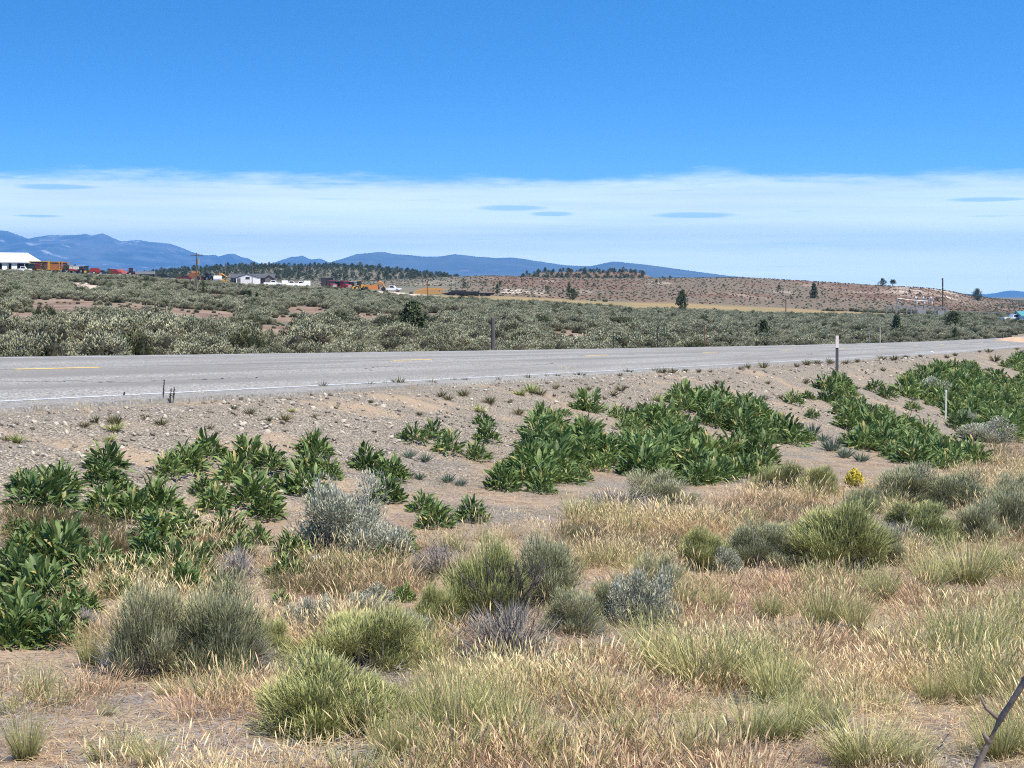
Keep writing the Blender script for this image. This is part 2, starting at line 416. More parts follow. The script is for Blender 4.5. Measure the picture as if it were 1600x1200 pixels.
def ground_mat():
    m, nn, ll = new_mat('ground_soil')
    out = N(nn, 'ShaderNodeOutputMaterial'); p = N(nn, 'ShaderNodeBsdfPrincipled')
    tc = N(nn, 'ShaderNodeTexCoord'); O = tc.outputs['Object']
    z1 = N(nn, 'ShaderNodeSeparateColor'); ll.new(attr(nn, 'zone').outputs['Color'], z1.inputs[0])
    gravel, meadow, red = z1.outputs[0], z1.outputs[1], z1.outputs[2]
    pale = attr(nn, 'pale').outputs['Fac']; far = attr(nn, 'far').outputs['Fac']
    # near dirt
    na = tnoise(nn, ll, O, 0.8, 6.0); nb = tnoise(nn, ll, O, 9.0, 6.0, 0.65); nc = tnoise(nn, ll, O, 55.0, 4.0, 0.7)
    dirt = mixc(nn, ll, (0.28, 0.195, 0.125), (0.37, 0.265, 0.17), rmp(nn, ll, na, 0.35, 0.65))
    dirt = mixc(nn, ll, dirt, (0.22, 0.155, 0.105), rmp(nn, ll, nb, 0.46, 0.66))
    dirt = mixc(nn, ll, dirt, (0.12, 0.095, 0.075), rmp(nn, ll, nc, 0.52, 0.64, 0.0, 0.85))
    # gravel: broken stone of mixed greys and tans
    vo = N(nn, 'ShaderNodeTexVoronoi'); vo.inputs['Scale'].default_value = 46.0; ll.new(O, vo.inputs['Vector'])
    sc = N(nn, 'ShaderNodeSeparateColor'); ll.new(vo.outputs['Color'], sc.inputs[0])
    gr = mixc(nn, ll, (0.25, 0.203, 0.145), (0.385, 0.318, 0.232), rmp(nn, ll, sc.outputs[0], 0.1, 0.9))
    gr = mixc(nn, ll, gr, (0.16, 0.145, 0.13), rmp(nn, ll, sc.outputs[1], 0.78, 0.9))
    gr = mixc(nn, ll, gr, (0.50, 0.44, 0.35), rmp(nn, ll, sc.outputs[2], 0.86, 0.95))
    gr = mixc(nn, ll, gr, (0.10, 0.085, 0.07), rmp(nn, ll, vo.outputs['Distance'], 0.46, 0.70, 0.0, 0.8))
    gr = mixc(nn, ll, gr, (0.42, 0.30, 0.19), rmp(nn, ll, tnoise(nn, ll, O, 0.55, 6.0, 0.65), 0.50, 0.66, 0.0, 0.7))
    c = mixc(nn, ll, dirt, gr, gravel)
    # far land
    nf = tnoise(nn, ll, O, 0.03, 7.0, 0.6); ng = tnoise(nn, ll, O, 0.22, 6.0, 0.6)
    fr = mixc(nn, ll, (0.20, 0.155, 0.10), (0.135, 0.135, 0.095), rmp(nn, ll, nf, 0.35, 0.65))
    fr = mixc(nn, ll, fr, (0.30, 0.215, 0.13), rmp(nn, ll, ng, 0.58, 0.75, 0.0, 0.7))
    rd = mixc(nn, ll, (0.17, 0.098, 0.060), (0.245, 0.158, 0.102), rmp(nn, ll, nf, 0.42, 0.66))
    rd = mixc(nn, ll, rd, (0.115, 0.088, 0.062), rmp(nn, ll, ng, 0.48, 0.63, 0.0, 0.8))
    fr = mixc(nn, ll, fr, rd, red)
    md = mixc(nn, ll, (0.31, 0.215, 0.10), (0.235, 0.19, 0.09), rmp(nn, ll, tnoise(nn, ll, O, 0.06, 5.0), 0.4, 0.62))
    fr = mixc(nn, ll, fr, md, meadow)
    c = mixc(nn, ll, c, fr, far)
    c = mixc(nn, ll, c, (0.54, 0.44, 0.33), pale)
    ll.new(c, p.inputs['Base Color']); p.inputs['Roughness'].default_value = 0.95; p.inputs['Specular IOR Level'].default_value = 0.1
    hgt = mth(nn, ll, 'ADD', mth(nn, ll, 'MULTIPLY', mth(nn, ll, 'SUBTRACT', 0.7, vo.outputs['Distance']), mth(nn, ll, 'MULTIPLY', gravel, 1.0)), mth(nn, ll, 'MULTIPLY', nb, 0.5))
    b = N(nn, 'ShaderNodeBump'); b.inputs['Strength'].default_value = 0.8; b.inputs['Distance'].default_value = 0.022
    ll.new(hgt, b.inputs['Height']); ll.new(b.outputs[0], p.inputs['Normal'])
    ll.new(p.outputs[0], out.inputs['Surface'])
    return m

# ------------------------------------------------------------------ ground: one sheet to the horizon
def inpoly(x, y, poly):
    x = np.asarray(x, float); y = np.asarray(y, float)
    c = np.zeros(x.shape, bool); j = len(poly) - 1
    for i in range(len(poly)):
        xi, yi = poly[i]; xj, yj = poly[j]
        with np.errstate(divide='ignore', invalid='ignore'):
            hit = ((yi > y) != (yj > y)) & (x < (xj - xi) * (y - yi) / (yj - yi + 1e-12) + xi)
        c ^= hit; j = i
    return c
def to_px(X, Y, Z):
    return 800 + F * X / Y, HZ - F * (Z - EYE) / Y
def meadow_w(X, Y):
    Ys = np.maximum(Y, 1.0); xp = 800 + F * X / Ys
    lo = np.interp(xp, [560, 640, 700, 800, 1000, 1200, 1450, 1600], [430, 380, 330, 330, 330, 350, 400, 420])
    hi = np.interp(xp, [560, 640, 700, 800, 1000, 1200, 1450, 1600], [431, 430, 440, 480, 480, 480, 440, 421])
    wob = 60 * (fbm(X / 30, Y / 60, 41, 3) - 0.5)
    w = sstep(lo - 15, lo + 10, Y + wob) * sstep(hi + 25, hi - 10, Y + wob)
    w *= sstep(560, 640, xp) * sstep(1600, 1520, xp)
    return w * (Y > 100)
def yard_w(X, Y):
    """pale gravel of the farm yard and its drive"""
    Ys = np.maximum(Y, 1.0); xp = 800 + F * X / Ys
    a = sstep(385, 400, xp) * sstep(700, 630, xp)
    mid = np.interp(xp, [380, 500, 600, 660, 760], [480, 470, 445, 415, 400])
    return a * sstep(34, 16, np.abs(Y + 10 * (fbm(X / 9, Y / 9, 52, 2) - .5) - mid)) * (Y > 100)
def bare_w(X, Y):
    """reddish bare patches among the sagebrush"""
    Ys = np.maximum(Y, 1.0); xp = 800 + F * X / Ys
    w = 0
    for cx, cz, rx, rz in ((105, 165, 60, 32), (215, 165, 50, 20), (310, 152, 65, 24), (455, 150, 34, 14), (480, 200, 35, 20), (590, 170, 46, 22), (30, 120, 30, 12), (420, 110, 40, 9), (900, 130, 50, 10), (140, 300, 22, 24), (125, 340, 18, 16), (350, 290, 60, 14), (690, 190, 30, 10), (200, 395, 50, 14), (330, 385, 60, 16), (440, 400, 60, 14)):
        d = ((xp - cx) / rx) ** 2 + ((Y - cz) / rz) ** 2
        w = np.maximum(w, sstep(1.5, 0.6, d + 0.8 * (fbm(X / 4, Y / 6, 61, 3) - 0.5)))
    return w * (Y > 60)
def make_ground():
    rr = np.concatenate([[0.4, 1, 1.7, 2.4, 3.1, 3.7], np.geomspace(4.0, 80, 215), np.geomspace(82, 2400, 150), np.geomspace(2550, 29500, 26)])
    fine = np.arange(-23, 23.001, 0.1)
    coarse = np.concatenate([np.arange(25, 60, 2.0), np.arange(60, 181, 5.0)])
    ang = np.concatenate([-coarse[::-1][1:], fine, coarse])     # -175 .. 180
    A, Rr = np.meshgrid(np.radians(ang), rr)
    X = Rr * np.sin(A); Y = Rr * np.cos(A)
    Z = ground_z(X, Y)
    nr, na = X.shape
    V = np.stack([X, Y, Z], -1).reshape(-1, 3)
    V = np.concatenate([V, [[0, 0, 0.0]]])
    i, j = np.meshgrid(np.arange(nr - 1), np.arange(na), indexing='ij')
    k = (j + 1) % na
    Q = np.stack([i * na + j, i * na + k, (i + 1) * na + k, (i + 1) * na + j], -1).reshape(-1, 4)[:, ::-1]
    jj = np.arange(na); T = np.stack([np.full(na, nr * na), (jj + 1) % na, jj], -1)[:, ::-1]
    mb = MB(); mb.add(V, [Q, T])
    me = mb.mesh('ground', smooth=True)
    x, y = V[:, 0], V[:, 1]
    r = np.hypot(x, y)
    s, dd = road_sd(x, y)
    nat = natural(x, y)
    e = np.where(dd < 0, -dd - NEAR_E, dd - FAR_E)
    toe = sstep(-0.06, 0.10, V[:, 2] - nat + 0.25 * (fbm(x / 1.3, y / 1.3, 71, 3) - 0.5)) * (e < 14)
    streak = sstep(0.60, 0.74, fbm((s + 0.5 * dd) / 0.8, dd / 4.0, 72, 3)) * sstep(1.6, 4.0, e)
    gravel = np.clip(np.maximum(toe * (1 - 0.55 * streak), (e < 0.6) * 1.0), 0, 1) * (e < 16) * sstep(-150, -130, s) * sstep(520, 500, s)
    far = sstep(60, 130, r) * (1 - gravel)
    xp = 800 + F * x / np.maximum(y, 1)
    red = sstep(430, 520, y) * sstep(690, 800, xp) * sstep(1400, 1250, y) * (0.45 + 0.55 * sstep(0.42, 0.58, fbm(x / 45, y / 90, 81, 3)))
    red = np.maximum(red, bare_w(x, y) * 1.0)
    red = np.maximum(red, sstep(380, 420, y) * sstep(520, 470, y) * sstep(120, 220, xp) * sstep(560, 480, xp) * 0.8)
    pale = np.maximum(yard_w(x, y) * 0.95, bare_w(x, y) * 0.22 * sstep(.25, .6, fbm(x / 2.5, y / 5, 95, 3)))
    hillp = sstep(560, 640, y) * sstep(940, 800, y) * (sstep(0.66, 0.74, fbm(x / 16, y / 60, 91, 4)) * 0.35)
    hillp = hillp + sstep(700, 820, y) * (y < 1000) * sstep(1380, 1420, xp) * sstep(1530, 1470, xp) * sstep(0.42, 0.6, fbm(x / 11, y / 60, 92, 4)) * 0.75
    hillp = hillp + sstep(520, 550, y) * sstep(640, 600, y) * sstep(770, 790, xp) * sstep(860, 845, xp) * sstep(0.40, 0.55, fbm(x / 4, y / 14, 93, 3)) * 0.9
    for cx, cz, rx, rz in ((140, 300, 22, 24), (125, 340, 18, 16)):
        hillp = hillp + 0.9 * sstep(1.3, 0.5, ((xp - cx) / rx) ** 2 + ((y - cz) / rz) ** 2)
    pale = np.clip(np.maximum(pale, hillp), 0, 1) * (y > 60)
    a = me.attributes.new('zone', 'FLOAT_COLOR', 'POINT')
    zc = np.stack([gravel, meadow_w(x, y), np.clip(red, 0, 1), np.ones_like(x)], -1)
    a.data.foreach_set('color', zc.ravel())
    a = me.attributes.new('pale', 'FLOAT', 'POINT'); a.data.foreach_set('value', pale)
    a = me.attributes.new('far', 'FLOAT', 'POINT'); a.data.foreach_set('value', far)
    me.materials.append(ground_mat())
    o = link('ground', me); tag(o, 'sandy rangeland rising from the ditch to brown hills', 'ground', kind='structure')
make_ground()

# ------------------------------------------------------------------ road
def road_mat():
    m, nn, ll = new_mat('weathered_asphalt')
    out = N(nn, 'ShaderNodeOutputMaterial'); p = N(nn, 'ShaderNodeBsdfPrincipled')
    tc = N(nn, 'ShaderNodeTexCoord'); O = tc.outputs['Object']
    sp = N(nn, 'ShaderNodeSeparateXYZ'); ll.new(O, sp.inputs[0])
    vo = N(nn, 'ShaderNodeTexVoronoi'); vo.inputs['Scale'].default_value = 38.0; ll.new(O, vo.inputs['Vector'])
    sc = N(nn, 'ShaderNodeSeparateColor'); ll.new(vo.outputs['Color'], sc.inputs[0])
    c = mixc(nn, ll, (0.225, 0.205, 0.172), (0.345, 0.315, 0.268), sc.outputs[0])
    c = mixc(nn, ll, c, (0.46, 0.45, 0.43), rmp(nn, ll, sc.outputs[1], 0.86, 0.96))
    c = mixc(nn, ll, c, (0.10, 0.10, 0.10), rmp(nn, ll, sc.outputs[2], 0.84, 0.95))
    # broad wear: two slightly polished wheel tracks a lane, patches
    mp = N(nn, 'ShaderNodeMapping'); mp.inputs['Scale'].default_value = (0.06, 1.1, 1); ll.new(O, mp.inputs['Vector'])
    c = mixc(nn, ll, c, (0.20, 0.182, 0.158), rmp(nn, ll, tnoise(nn, ll, mp.outputs[0], 1.0, 5.0), 0.42, 0.66, 0.0, 0.75))
    wt = mth(nn, ll, 'ABSOLUTE', mth(nn, ll, 'SUBTRACT', mth(nn, ll, 'ABSOLUTE', mth(nn, ll, 'SUBTRACT', mth(nn, ll, 'ABSOLUTE', sp.outputs[1]), 1.8)), 0.88))
    c = mixc(nn, ll, c, (0.17, 0.155, 0.135), mth(nn, ll, 'MULTIPLY', rmp(nn, ll, wt, 0.5, 0.1, 0.0, 0.42), rmp(nn, ll, tnoise(nn, ll, mp.outputs[0], 2.3, 4.0), 0.3, 0.6)))
    # cracks: one along the centre joint, thin wandering ones
    wob = mth(nn, ll, 'MULTIPLY', mth(nn, ll, 'SUBTRACT', tnoise(nn, ll, O, 0.35, 6.0), 0.5), 0.30)
    d = mth(nn, ll, 'ABSOLUTE', mth(nn, ll, 'ADD', mth(nn, ll, 'ADD', sp.outputs[1], wob), -0.05))
    brk = rmp(nn, ll, tnoise(nn, ll, O, 0.11, 2.0), 0.36, 0.46)
    crack = mth(nn, ll, 'MULTIPLY', rmp(nn, ll, d, 0.035, 0.018), brk)
    w2 = mth(nn, ll, 'MULTIPLY', mth(nn, ll, 'SUBTRACT', tnoise(nn, ll, O, 0.16, 6.0), 0.5), 5.0)
    d2 = mth(nn, ll, 'ABSOLUTE', mth(nn, ll, 'ADD', mth(nn, ll, 'ADD', sp.outputs[1], w2), 1.5))
    crack2 = mth(nn, ll, 'MULTIPLY', rmp(nn, ll, d2, 0.03, 0.01), rmp(nn, ll, tnoise(nn, ll, O, 0.2, 2.0), 0.5, 0.55))
    c = mixc(nn, ll, c, (0.035, 0.035, 0.035), mth(nn, ll, 'MAXIMUM', crack, crack2))
    ll.new(c, p.inputs['Base Color']); p.inputs['Roughness'].default_value = 0.9; p.inputs['Specular IOR Level'].default_value = 0.2
    b = N(nn, 'ShaderNodeBump'); b.inputs['Strength'].default_value = 0.5; b.inputs['Distance'].default_value = 0.01
    ll.new(mth(nn, ll, 'SUBTRACT', 0.7, vo.outputs['Distance']), b.inputs['Height']); ll.new(b.outputs[0], p.inputs['Normal'])
    ll.new(p.outputs[0], out.inputs['Surface'])
    return m
def paint_mat(name, colr, under=(0.27, 0.265, 0.26), wear=0.5):
    m, nn, ll = new_mat(name)
    out = N(nn, 'ShaderNodeOutputMaterial'); p = N(nn, 'ShaderNodeBsdfPrincipled')
    tc = N(nn, 'ShaderNodeTexCoord')
    n = tnoise(nn, ll, tc.outputs['Object'], 14.0, 5.0, 0.7)
    c = mixc(nn, ll, colr, under, rmp(nn, ll, n, 0.50, 0.66, 0.0, wear))
    ll.new(c, p.inputs['Base Color']); p.inputs['Roughness'].default_value = 0.7
    ll.new(p.outputs[0], out.inputs['Surface']); return m
RZ = math.atan2(CD, SD)                      # local x along the road
def strip(name, s0, s1, d0, d1, lift, mat, parent=None, step=2.0, skirt=0.0, ragged=0.0, nd=1):
    S = np.arange(s0, s1 + 1e-6, step) if s1 - s0 > step else np.array([s0, (s0 + s1) / 2, s1])
    if ragged: S = np.arange(s0, s1, 0.5)
    ds = np.linspace(d0, d1, nd + 1)
    if d0 < 0 < d1: ds = np.unique(np.concatenate([np.linspace(d0, 0, 4), np.linspace(0, d1, 4)]))
    V = []
    for i, d in enumerate(ds):
        dd = np.full_like(S, d)
        if ragged and i == 0: dd = dd + ragged * (fbm(S / 0.8, S * 0, 5, 4) - 0.5)
        if ragged and i == len(ds) - 1: dd = dd - ragged * (fbm(S / 0.8, S * 0, 6, 4) - 0.5)
        V.append(np.stack([S, dd, road_z(S, dd) + lift], -1))
    if skirt:
        a = V[0].copy(); a[:, 2] -= skirt; a[:, 1] -= 0.04; b = V[-1].copy(); b[:, 2] -= skirt; b[:, 1] += 0.04
        V = [a] + V + [b]
    n = len(S); m = len(V)
    V = np.concatenate(V)
    i, j = np.meshgrid(np.arange(m - 1), np.arange(n - 1), indexing='ij')
    Q = np.stack([i * n + j, i * n + j + 1, (i + 1) * n + j + 1, (i + 1) * n + j], -1).reshape(-1, 4)
    mb = MB(); mb.add(V, Q)
    return mb.build(name, mat, parent)
road = strip('road', -120, 470, -NEAR_E, FAR_E, 0.0, road_mat(), skirt=0.16, ragged=0.30)
cx0, cy0 = road_xy(0.0, 0.0)
road.location = (cx0, cy0, 0); road.rotation_euler = (0, 0, RZ)
tag(road, 'two lane grey asphalt highway crossing the rangeland', 'road', kind='structure')
white = paint_mat('white_road_paint', (0.52, 0.515, 0.49), wear=1.0)
yellow = paint_mat('yellow_road_paint', (0.70, 0.46, 0.10), wear=0.55)
strip('edge_line', -118, 465, -3.745, -3.655, 0.004, white, road)
strip('edge_line', -118, 465, 3.50, 3.62, 0.004, white, road)
S0 = 18.4
for k in range(-10, 36):
    strip('centre_dash', S0 + k * 12.19, S0 + k * 12.19 + 3.05, -0.075, 0.065, 0.004, yellow, road, nd=1)

# ------------------------------------------------------------------ mountains on the horizon
def rock_mat(name, a, b, cpal, sc=0.0012):
    m, nn, ll = new_mat(name)
    out = N(nn, 'ShaderNodeOutputMaterial'); p = N(nn, 'ShaderNodeBsdfPrincipled')
    tc = N(nn, 'ShaderNodeTexCoord'); O = tc.outputs['Object']
    c = mixc(nn, ll, a, b, rmp(nn, ll, tnoise(nn, ll, O, sc, 8.0, 0.65), 0.4, 0.6))
    c = mixc(nn, ll, c, cpal, rmp(nn, ll, tnoise(nn, ll, O, sc * 1.7, 8.0, 0.7), 0.56, 0.66))
    ll.new(c, p.inputs['Base Color']); p.inputs['Roughness'].default_value = 1.0; p.inputs['Specular IOR Level'].default_value = 0.0
    ll.new(p.outputs[0], out.inputs['Surface']); return m
def mountain(name, label, crest, Zc, depth, basey, mat, rough=1.0, seed=0):
    cx, cyy = np.array(crest, float).T
    xs = np.arange(cx[0], cx[-1] + 0.1, 2.0)
    ts = np.linspace(-1, 1, 41)
    XP, T = np.meshgrid(xs, ts)
    yc = np.interp(XP, cx, cyy)
    H = np.maximum((basey - yc), 0.3) * Zc / F               # height above the foot
    Y = Zc + T * depth
    X = (XP - 800) / F * Zc + 0.05 * (Y - Zc)
    sp = 1 - np.abs(2 * fbm(X / 1500, Y / 2600, seed, 5, 0.55) - 1)       # ridged spurs
    prof = (1 - np.abs(T)) ** 0.9
    shape = prof * (1 - 0.62 * rough * np.abs(T) ** 0.6 * (1 - sp) * 1.8)
    jag = 0.20 * H * (fbm(X / 260, Y / 420, seed + 9, 4) - 0.5) * rough * (0.25 + np.abs(T))
    z0 = EYE - (basey - HZ) / F * Zc
    Z = z0 - 25 + (H + 25) * np.clip(shape, 0, 1) + jag
    ends = np.clip(np.minimum(XP - xs[0], xs[-1] - XP) / 12, 0, 1)
    V = np.stack([X, Y, Z], -1).reshape(-1, 3); nt, nx = X.shape
    i, j = np.meshgrid(np.arange(nt - 1), np.arange(nx - 1), indexing='ij')
    Q = np.stack([i * nx + j, i * nx + j + 1, (i + 1) * nx + j + 1, (i + 1) * nx + j], -1).reshape(-1, 4)
    mb = MB(); mb.add(V, Q)
    o = mb.build(name, mat, None, smooth=True)
    return tag(o, label, 'mountain', kind='structure')
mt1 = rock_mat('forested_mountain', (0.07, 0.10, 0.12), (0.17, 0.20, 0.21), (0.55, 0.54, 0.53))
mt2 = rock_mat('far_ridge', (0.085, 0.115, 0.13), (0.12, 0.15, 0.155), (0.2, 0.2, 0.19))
mountain('mountain_range', 'high blue mountain range with bare summit behind the white barn',
    [(-420,395),(-300,372),(-200,380),(-120,364),(-60,366),(-20,358),(0,360),(12,361),(25,366),(45,373),(55,371),(75,368),(90,367),(115,367.5),(135,366),(143,368),(150,366),(160,364),(168,367),(176,372),(190,377),(205,375.5),(218,374.5),(235,378),(250,378.5),(266,381),(280,386),(296,392),(312,398),(325,399),(335,398),(343,402),(350,400),(358,396.5),(366,396.5),(371,401),(376,405.5),(381,404),(388,409),(398,416),(415,424)],
    24000, 5200, 428, mt1, 1.0, 3)
mountain('mountain_ridge', 'jagged small blue ridge between the higher ranges',
    [(405,424),(425,412),(440,406),(455,401.5),(466,401),(472,399),(482,404),(488,405.5),(500,403.5),(510,408),(525,413),(545,420)],
    22000, 2600, 428, mt2, 1.0, 8)
mountain('mountain_ridge', 'long rounded blue mountain above the juniper ridge',
    [(490,424),(505,414),(520,409),(540,403),(556,397),(575,395.5),(588,394),(602,394.2),(615,397),(635,398),(660,401),(685,401),(700,398.5),(710,397),(725,398.5),(745,401),(775,403),(800,402.5),(815,404),(835,407),(860,411),(885,414.5),(915,415.5),(940,416),(960,420),(990,428)],
    18000, 3600, 432, mt2, 0.8, 12)
mountain('mountain_ridge', 'low blue ridge tapering away behind the brown hill',
    [(880,430),(915,417.5),(930,414.5),(945,411),(958,408.5),(968,409),(985,411),(1010,413.5),(1020,415),(1045,418.5),(1080,423),(1110,427),(1140,431),(1170,434),(1260,440)],
    15000, 2600, 440, mt2, 0.8, 17)
mountain('mountain_ridge', 'distant pale blue hills beyond the open plain',
    [(1440,464),(1490,458.5),(1530,459.5),(1548,459.5),(1560,457),(1572,454.5),(1584,454),(1596,455.5),(1620,454),(1680,450),(1760,455),(1900,462)],
    26000, 2600, 466, mt2, 0.7, 23)

# ------------------------------------------------------------------ plant shapes
def blades(mb, base, direc, length, width, bend, segs=3, tint=None, face=None, flare=None):
    """tapering blades: base (n,3), direction (n,3), length (n,), width (n,), bend = droop"""
    n = len(base)
    d = direc / (np.linalg.norm(direc, axis=1, keepdims=True) + 1e-9)
    up = np.array([0, 0, 1.0])
    side = np.cross(d, up)
    ang = rng.uniform(0, math.pi * 2, n) if face is None else face
    ref = np.stack([np.cos(ang), np.sin(ang), np.zeros(n)], 1)
    side = np.where(np.linalg.norm(side, axis=1, keepdims=True) > 0.35, side + 0.6 * ref, ref)
    side = side / np.linalg.norm(side, axis=1, keepdims=True)
    horiz = d * np.array([1, 1, 0]); hl = np.linalg.norm(horiz, axis=1, keepdims=True)
    horiz = np.where(hl > 0.05, horiz / (hl + 1e-9), ref)
    V = np.zeros((n, segs * 2 + 1, 3)); H = np.zeros((n, segs * 2 + 1))
    for i in range(segs + 1):
        t = i / segs
        c = base + d * (length * t)[:, None] + horiz * (bend * length * t * t)[:, None] - up * (0.6 * np.abs(bend) * length * t * t)[:, None]
        if i == segs:
            V[:, -1] = c; H[:, -1] = 1
        else:
            w = width * (1 - 0.75 * t ** 1.5) if flare is None else width * flare[i]
            V[:, 2 * i] = c - side * (w / 2)[:, None]; V[:, 2 * i + 1] = c + side * (w / 2)[:, None]
            H[:, 2 * i:2 * i + 2] = t
    nv = segs * 2 + 1
    off = (np.arange(n) * nv)[:, None]
    L = []
    for i in range(segs - 1):
        L.append(off + np.array([[2 * i, 2 * i + 1, 2 * i + 3, 2 * i + 2]]))
    L.append(off + np.array([[2 * segs - 2, 2 * segs - 1, 2 * segs]]))
    tt = rng.random(n) if tint is None else tint
    mb.add(V.reshape(-1, 3), L, np.repeat(tt, nv), H.ravel())
def flakes(mb, P, size, tint=None, out=None, along=0.5):
    """small leaf faces scattered at points"""
    n = len(P)
    a = rng.normal(size=(n, 3))
    if out is not None: a = a + 0.9 * out
    a /= np.linalg.norm(a, axis=1, keepdims=True)
    b = np.cross(a, rng.normal(size=(n, 3))); b /= np.linalg.norm(b, axis=1, keepdims=True) + 1e-9
    c = np.cross(a, b)
    s = np.broadcast_to(np.asarray(size, float), (n,))[:, None]
    V = np.stack([P - b * s, P - c * s * 0.45, P + b * s, P + c * s * 0.45], 1)
    off = (np.arange(n) * 4)[:, None]
    mb.add(V.reshape(-1, 3), [off + np.array([[0, 1, 2, 3]])], np.repeat(rng.random(n) if tint is None else tint, 4), along)
def hemi(n, zmin=0.0):
    z = rng.uniform(zmin, 1, n); a = rng.uniform(0, 2 * math.pi, n); r = np.sqrt(1 - z * z)
    return np.stack([r * np.cos(a), r * np.sin(a), z], 1)

M_sage = leaf_mat('sage_leaf', (0.205, 0.20, 0.098), (0.53, 0.515, 0.315), base=(0.042, 0.038, 0.022), transl=0.10, vary=0.75)  # dark base paints the shade inside and under the bushes
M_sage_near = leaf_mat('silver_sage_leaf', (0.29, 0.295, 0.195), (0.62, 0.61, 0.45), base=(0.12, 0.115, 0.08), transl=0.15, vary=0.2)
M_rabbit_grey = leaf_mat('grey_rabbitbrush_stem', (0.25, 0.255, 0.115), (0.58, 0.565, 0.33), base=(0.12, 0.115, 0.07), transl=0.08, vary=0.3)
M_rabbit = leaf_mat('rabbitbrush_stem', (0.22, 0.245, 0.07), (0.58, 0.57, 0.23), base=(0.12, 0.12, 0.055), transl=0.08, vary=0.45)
M_greenbush = leaf_mat('green_shrub_leaf', (0.065, 0.08, 0.028), (0.15, 0.16, 0.065), base=(0.03, 0.035, 0.015), transl=0.1, vary=0.4)
M_mule = leaf_mat('broad_leaf', (0.065, 0.115, 0.025), (0.21, 0.28, 0.08), base=(0.11, 0.16, 0.042), transl=0.25, vary=0.6, rough=0.5, spec=0.4, dry=(0.42, 0.34, 0.12))
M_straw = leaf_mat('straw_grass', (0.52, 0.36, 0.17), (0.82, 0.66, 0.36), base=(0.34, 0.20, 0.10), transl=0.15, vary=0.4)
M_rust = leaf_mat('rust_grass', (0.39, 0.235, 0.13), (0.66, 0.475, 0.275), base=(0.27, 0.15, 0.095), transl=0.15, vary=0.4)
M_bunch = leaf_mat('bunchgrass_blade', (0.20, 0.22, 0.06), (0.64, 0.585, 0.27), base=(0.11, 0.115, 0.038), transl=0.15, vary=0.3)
M_head = leaf_mat('seed_head', (0.56, 0.42, 0.27), (0.70, 0.58, 0.40), transl=0.3, vary=0.2)
M_twig = leaf_mat('grey_twig', (0.20, 0.175, 0.15), (0.36, 0.33, 0.30), transl=0.0, vary=0.3)
M_darktwig = leaf_mat('dark_twig', (0.05, 0.042, 0.035), (0.10, 0.085, 0.07), transl=0.0, vary=0.3)
M_weed = leaf_mat('slope_weed', (0.085, 0.085, 0.035), (0.20, 0.185, 0.075), base=(0.16, 0.10, 0.06), transl=0.2, vary=0.6)
M_yellow = leaf_mat('yellow_blossom', (0.46, 0.36, 0.03), (0.66, 0.55, 0.07), transl=0.2, vary=0.1)
M_juniper = leaf_mat('juniper_foliage', (0.035, 0.05, 0.022), (0.105, 0.125, 0.055), transl=0.06, vary=0.35)
M_bark = plain_mat('juniper_bark', (0.16, 0.115, 0.085), 0.95, scale=6.0)
M_herb = leaf_mat('herb_leaf', (0.09, 0.13, 0.085), (0.19, 0.23, 0.16), transl=0.2, vary=0.3)

def lobes(n, rx, rz, spread, small=1.0):
    """several rounded lobes that make an uneven bush outline"""
    out = []
    for i in range(n):
        a = i * 2.4 + rng.uniform(-.5, .5); q = spread * math.sqrt((i + 0.4) / n)
        out.append((np.array([rx * q * math.cos(a), rx * q * math.sin(a), 0]), rng.uniform(0.45, 0.75) * rx * small, rng.uniform(0.7, 1.05) * rz * (1.1 - 0.35 * q)))
    return out
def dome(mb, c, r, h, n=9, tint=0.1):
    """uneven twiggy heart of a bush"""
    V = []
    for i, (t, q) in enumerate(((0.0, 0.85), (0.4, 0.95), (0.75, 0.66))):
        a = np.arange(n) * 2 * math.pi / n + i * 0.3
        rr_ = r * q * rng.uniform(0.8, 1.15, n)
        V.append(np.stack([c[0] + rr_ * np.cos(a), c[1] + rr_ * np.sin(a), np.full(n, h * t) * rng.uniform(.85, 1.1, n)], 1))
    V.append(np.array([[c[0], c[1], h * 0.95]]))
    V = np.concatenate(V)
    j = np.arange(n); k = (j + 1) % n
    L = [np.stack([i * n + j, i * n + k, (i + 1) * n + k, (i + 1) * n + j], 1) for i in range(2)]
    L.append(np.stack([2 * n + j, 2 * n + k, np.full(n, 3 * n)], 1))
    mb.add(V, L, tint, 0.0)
def far_bush(nl, nleaf, size, mat, name, rz=0.75):
    """shrub about 1 m wide seen from a distance: leafy twig tips on uneven lobes round a heart coloured dark as inner shade"""
    mb = MB()
    for c, r, h in lobes(nl, 0.40, rz, 0.95):
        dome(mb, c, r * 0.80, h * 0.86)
        d = hemi(nleaf, 0.12)
        P = c + d * rng.uniform(0.8, 1.0, nleaf)[:, None] * np.array([r, r, h]) + np.array([0, 0, .06]); P[:, 2] = np.maximum(P[:, 2], 0.02)
        dr = d + np.array([0, 0, 0.6]) + rng.normal(0, .35, (nleaf, 3))
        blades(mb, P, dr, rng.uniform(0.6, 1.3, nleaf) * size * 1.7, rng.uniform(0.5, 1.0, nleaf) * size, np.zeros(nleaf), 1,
               np.clip(0.05 + 0.85 * d[:, 2] ** 1.3 + rng.normal(0, .18, nleaf), 0, 1))  # tint follows height: sunlit tops and shaded sides painted in
    me = mb.mesh(name); me.materials.append(mat); return me
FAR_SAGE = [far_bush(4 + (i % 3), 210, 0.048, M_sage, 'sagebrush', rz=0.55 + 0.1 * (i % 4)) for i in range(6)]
FAR_GREEN = [far_bush(5, 200, 0.05, M_greenbush, 'green_shrub', rz=0.8) for i in range(2)]

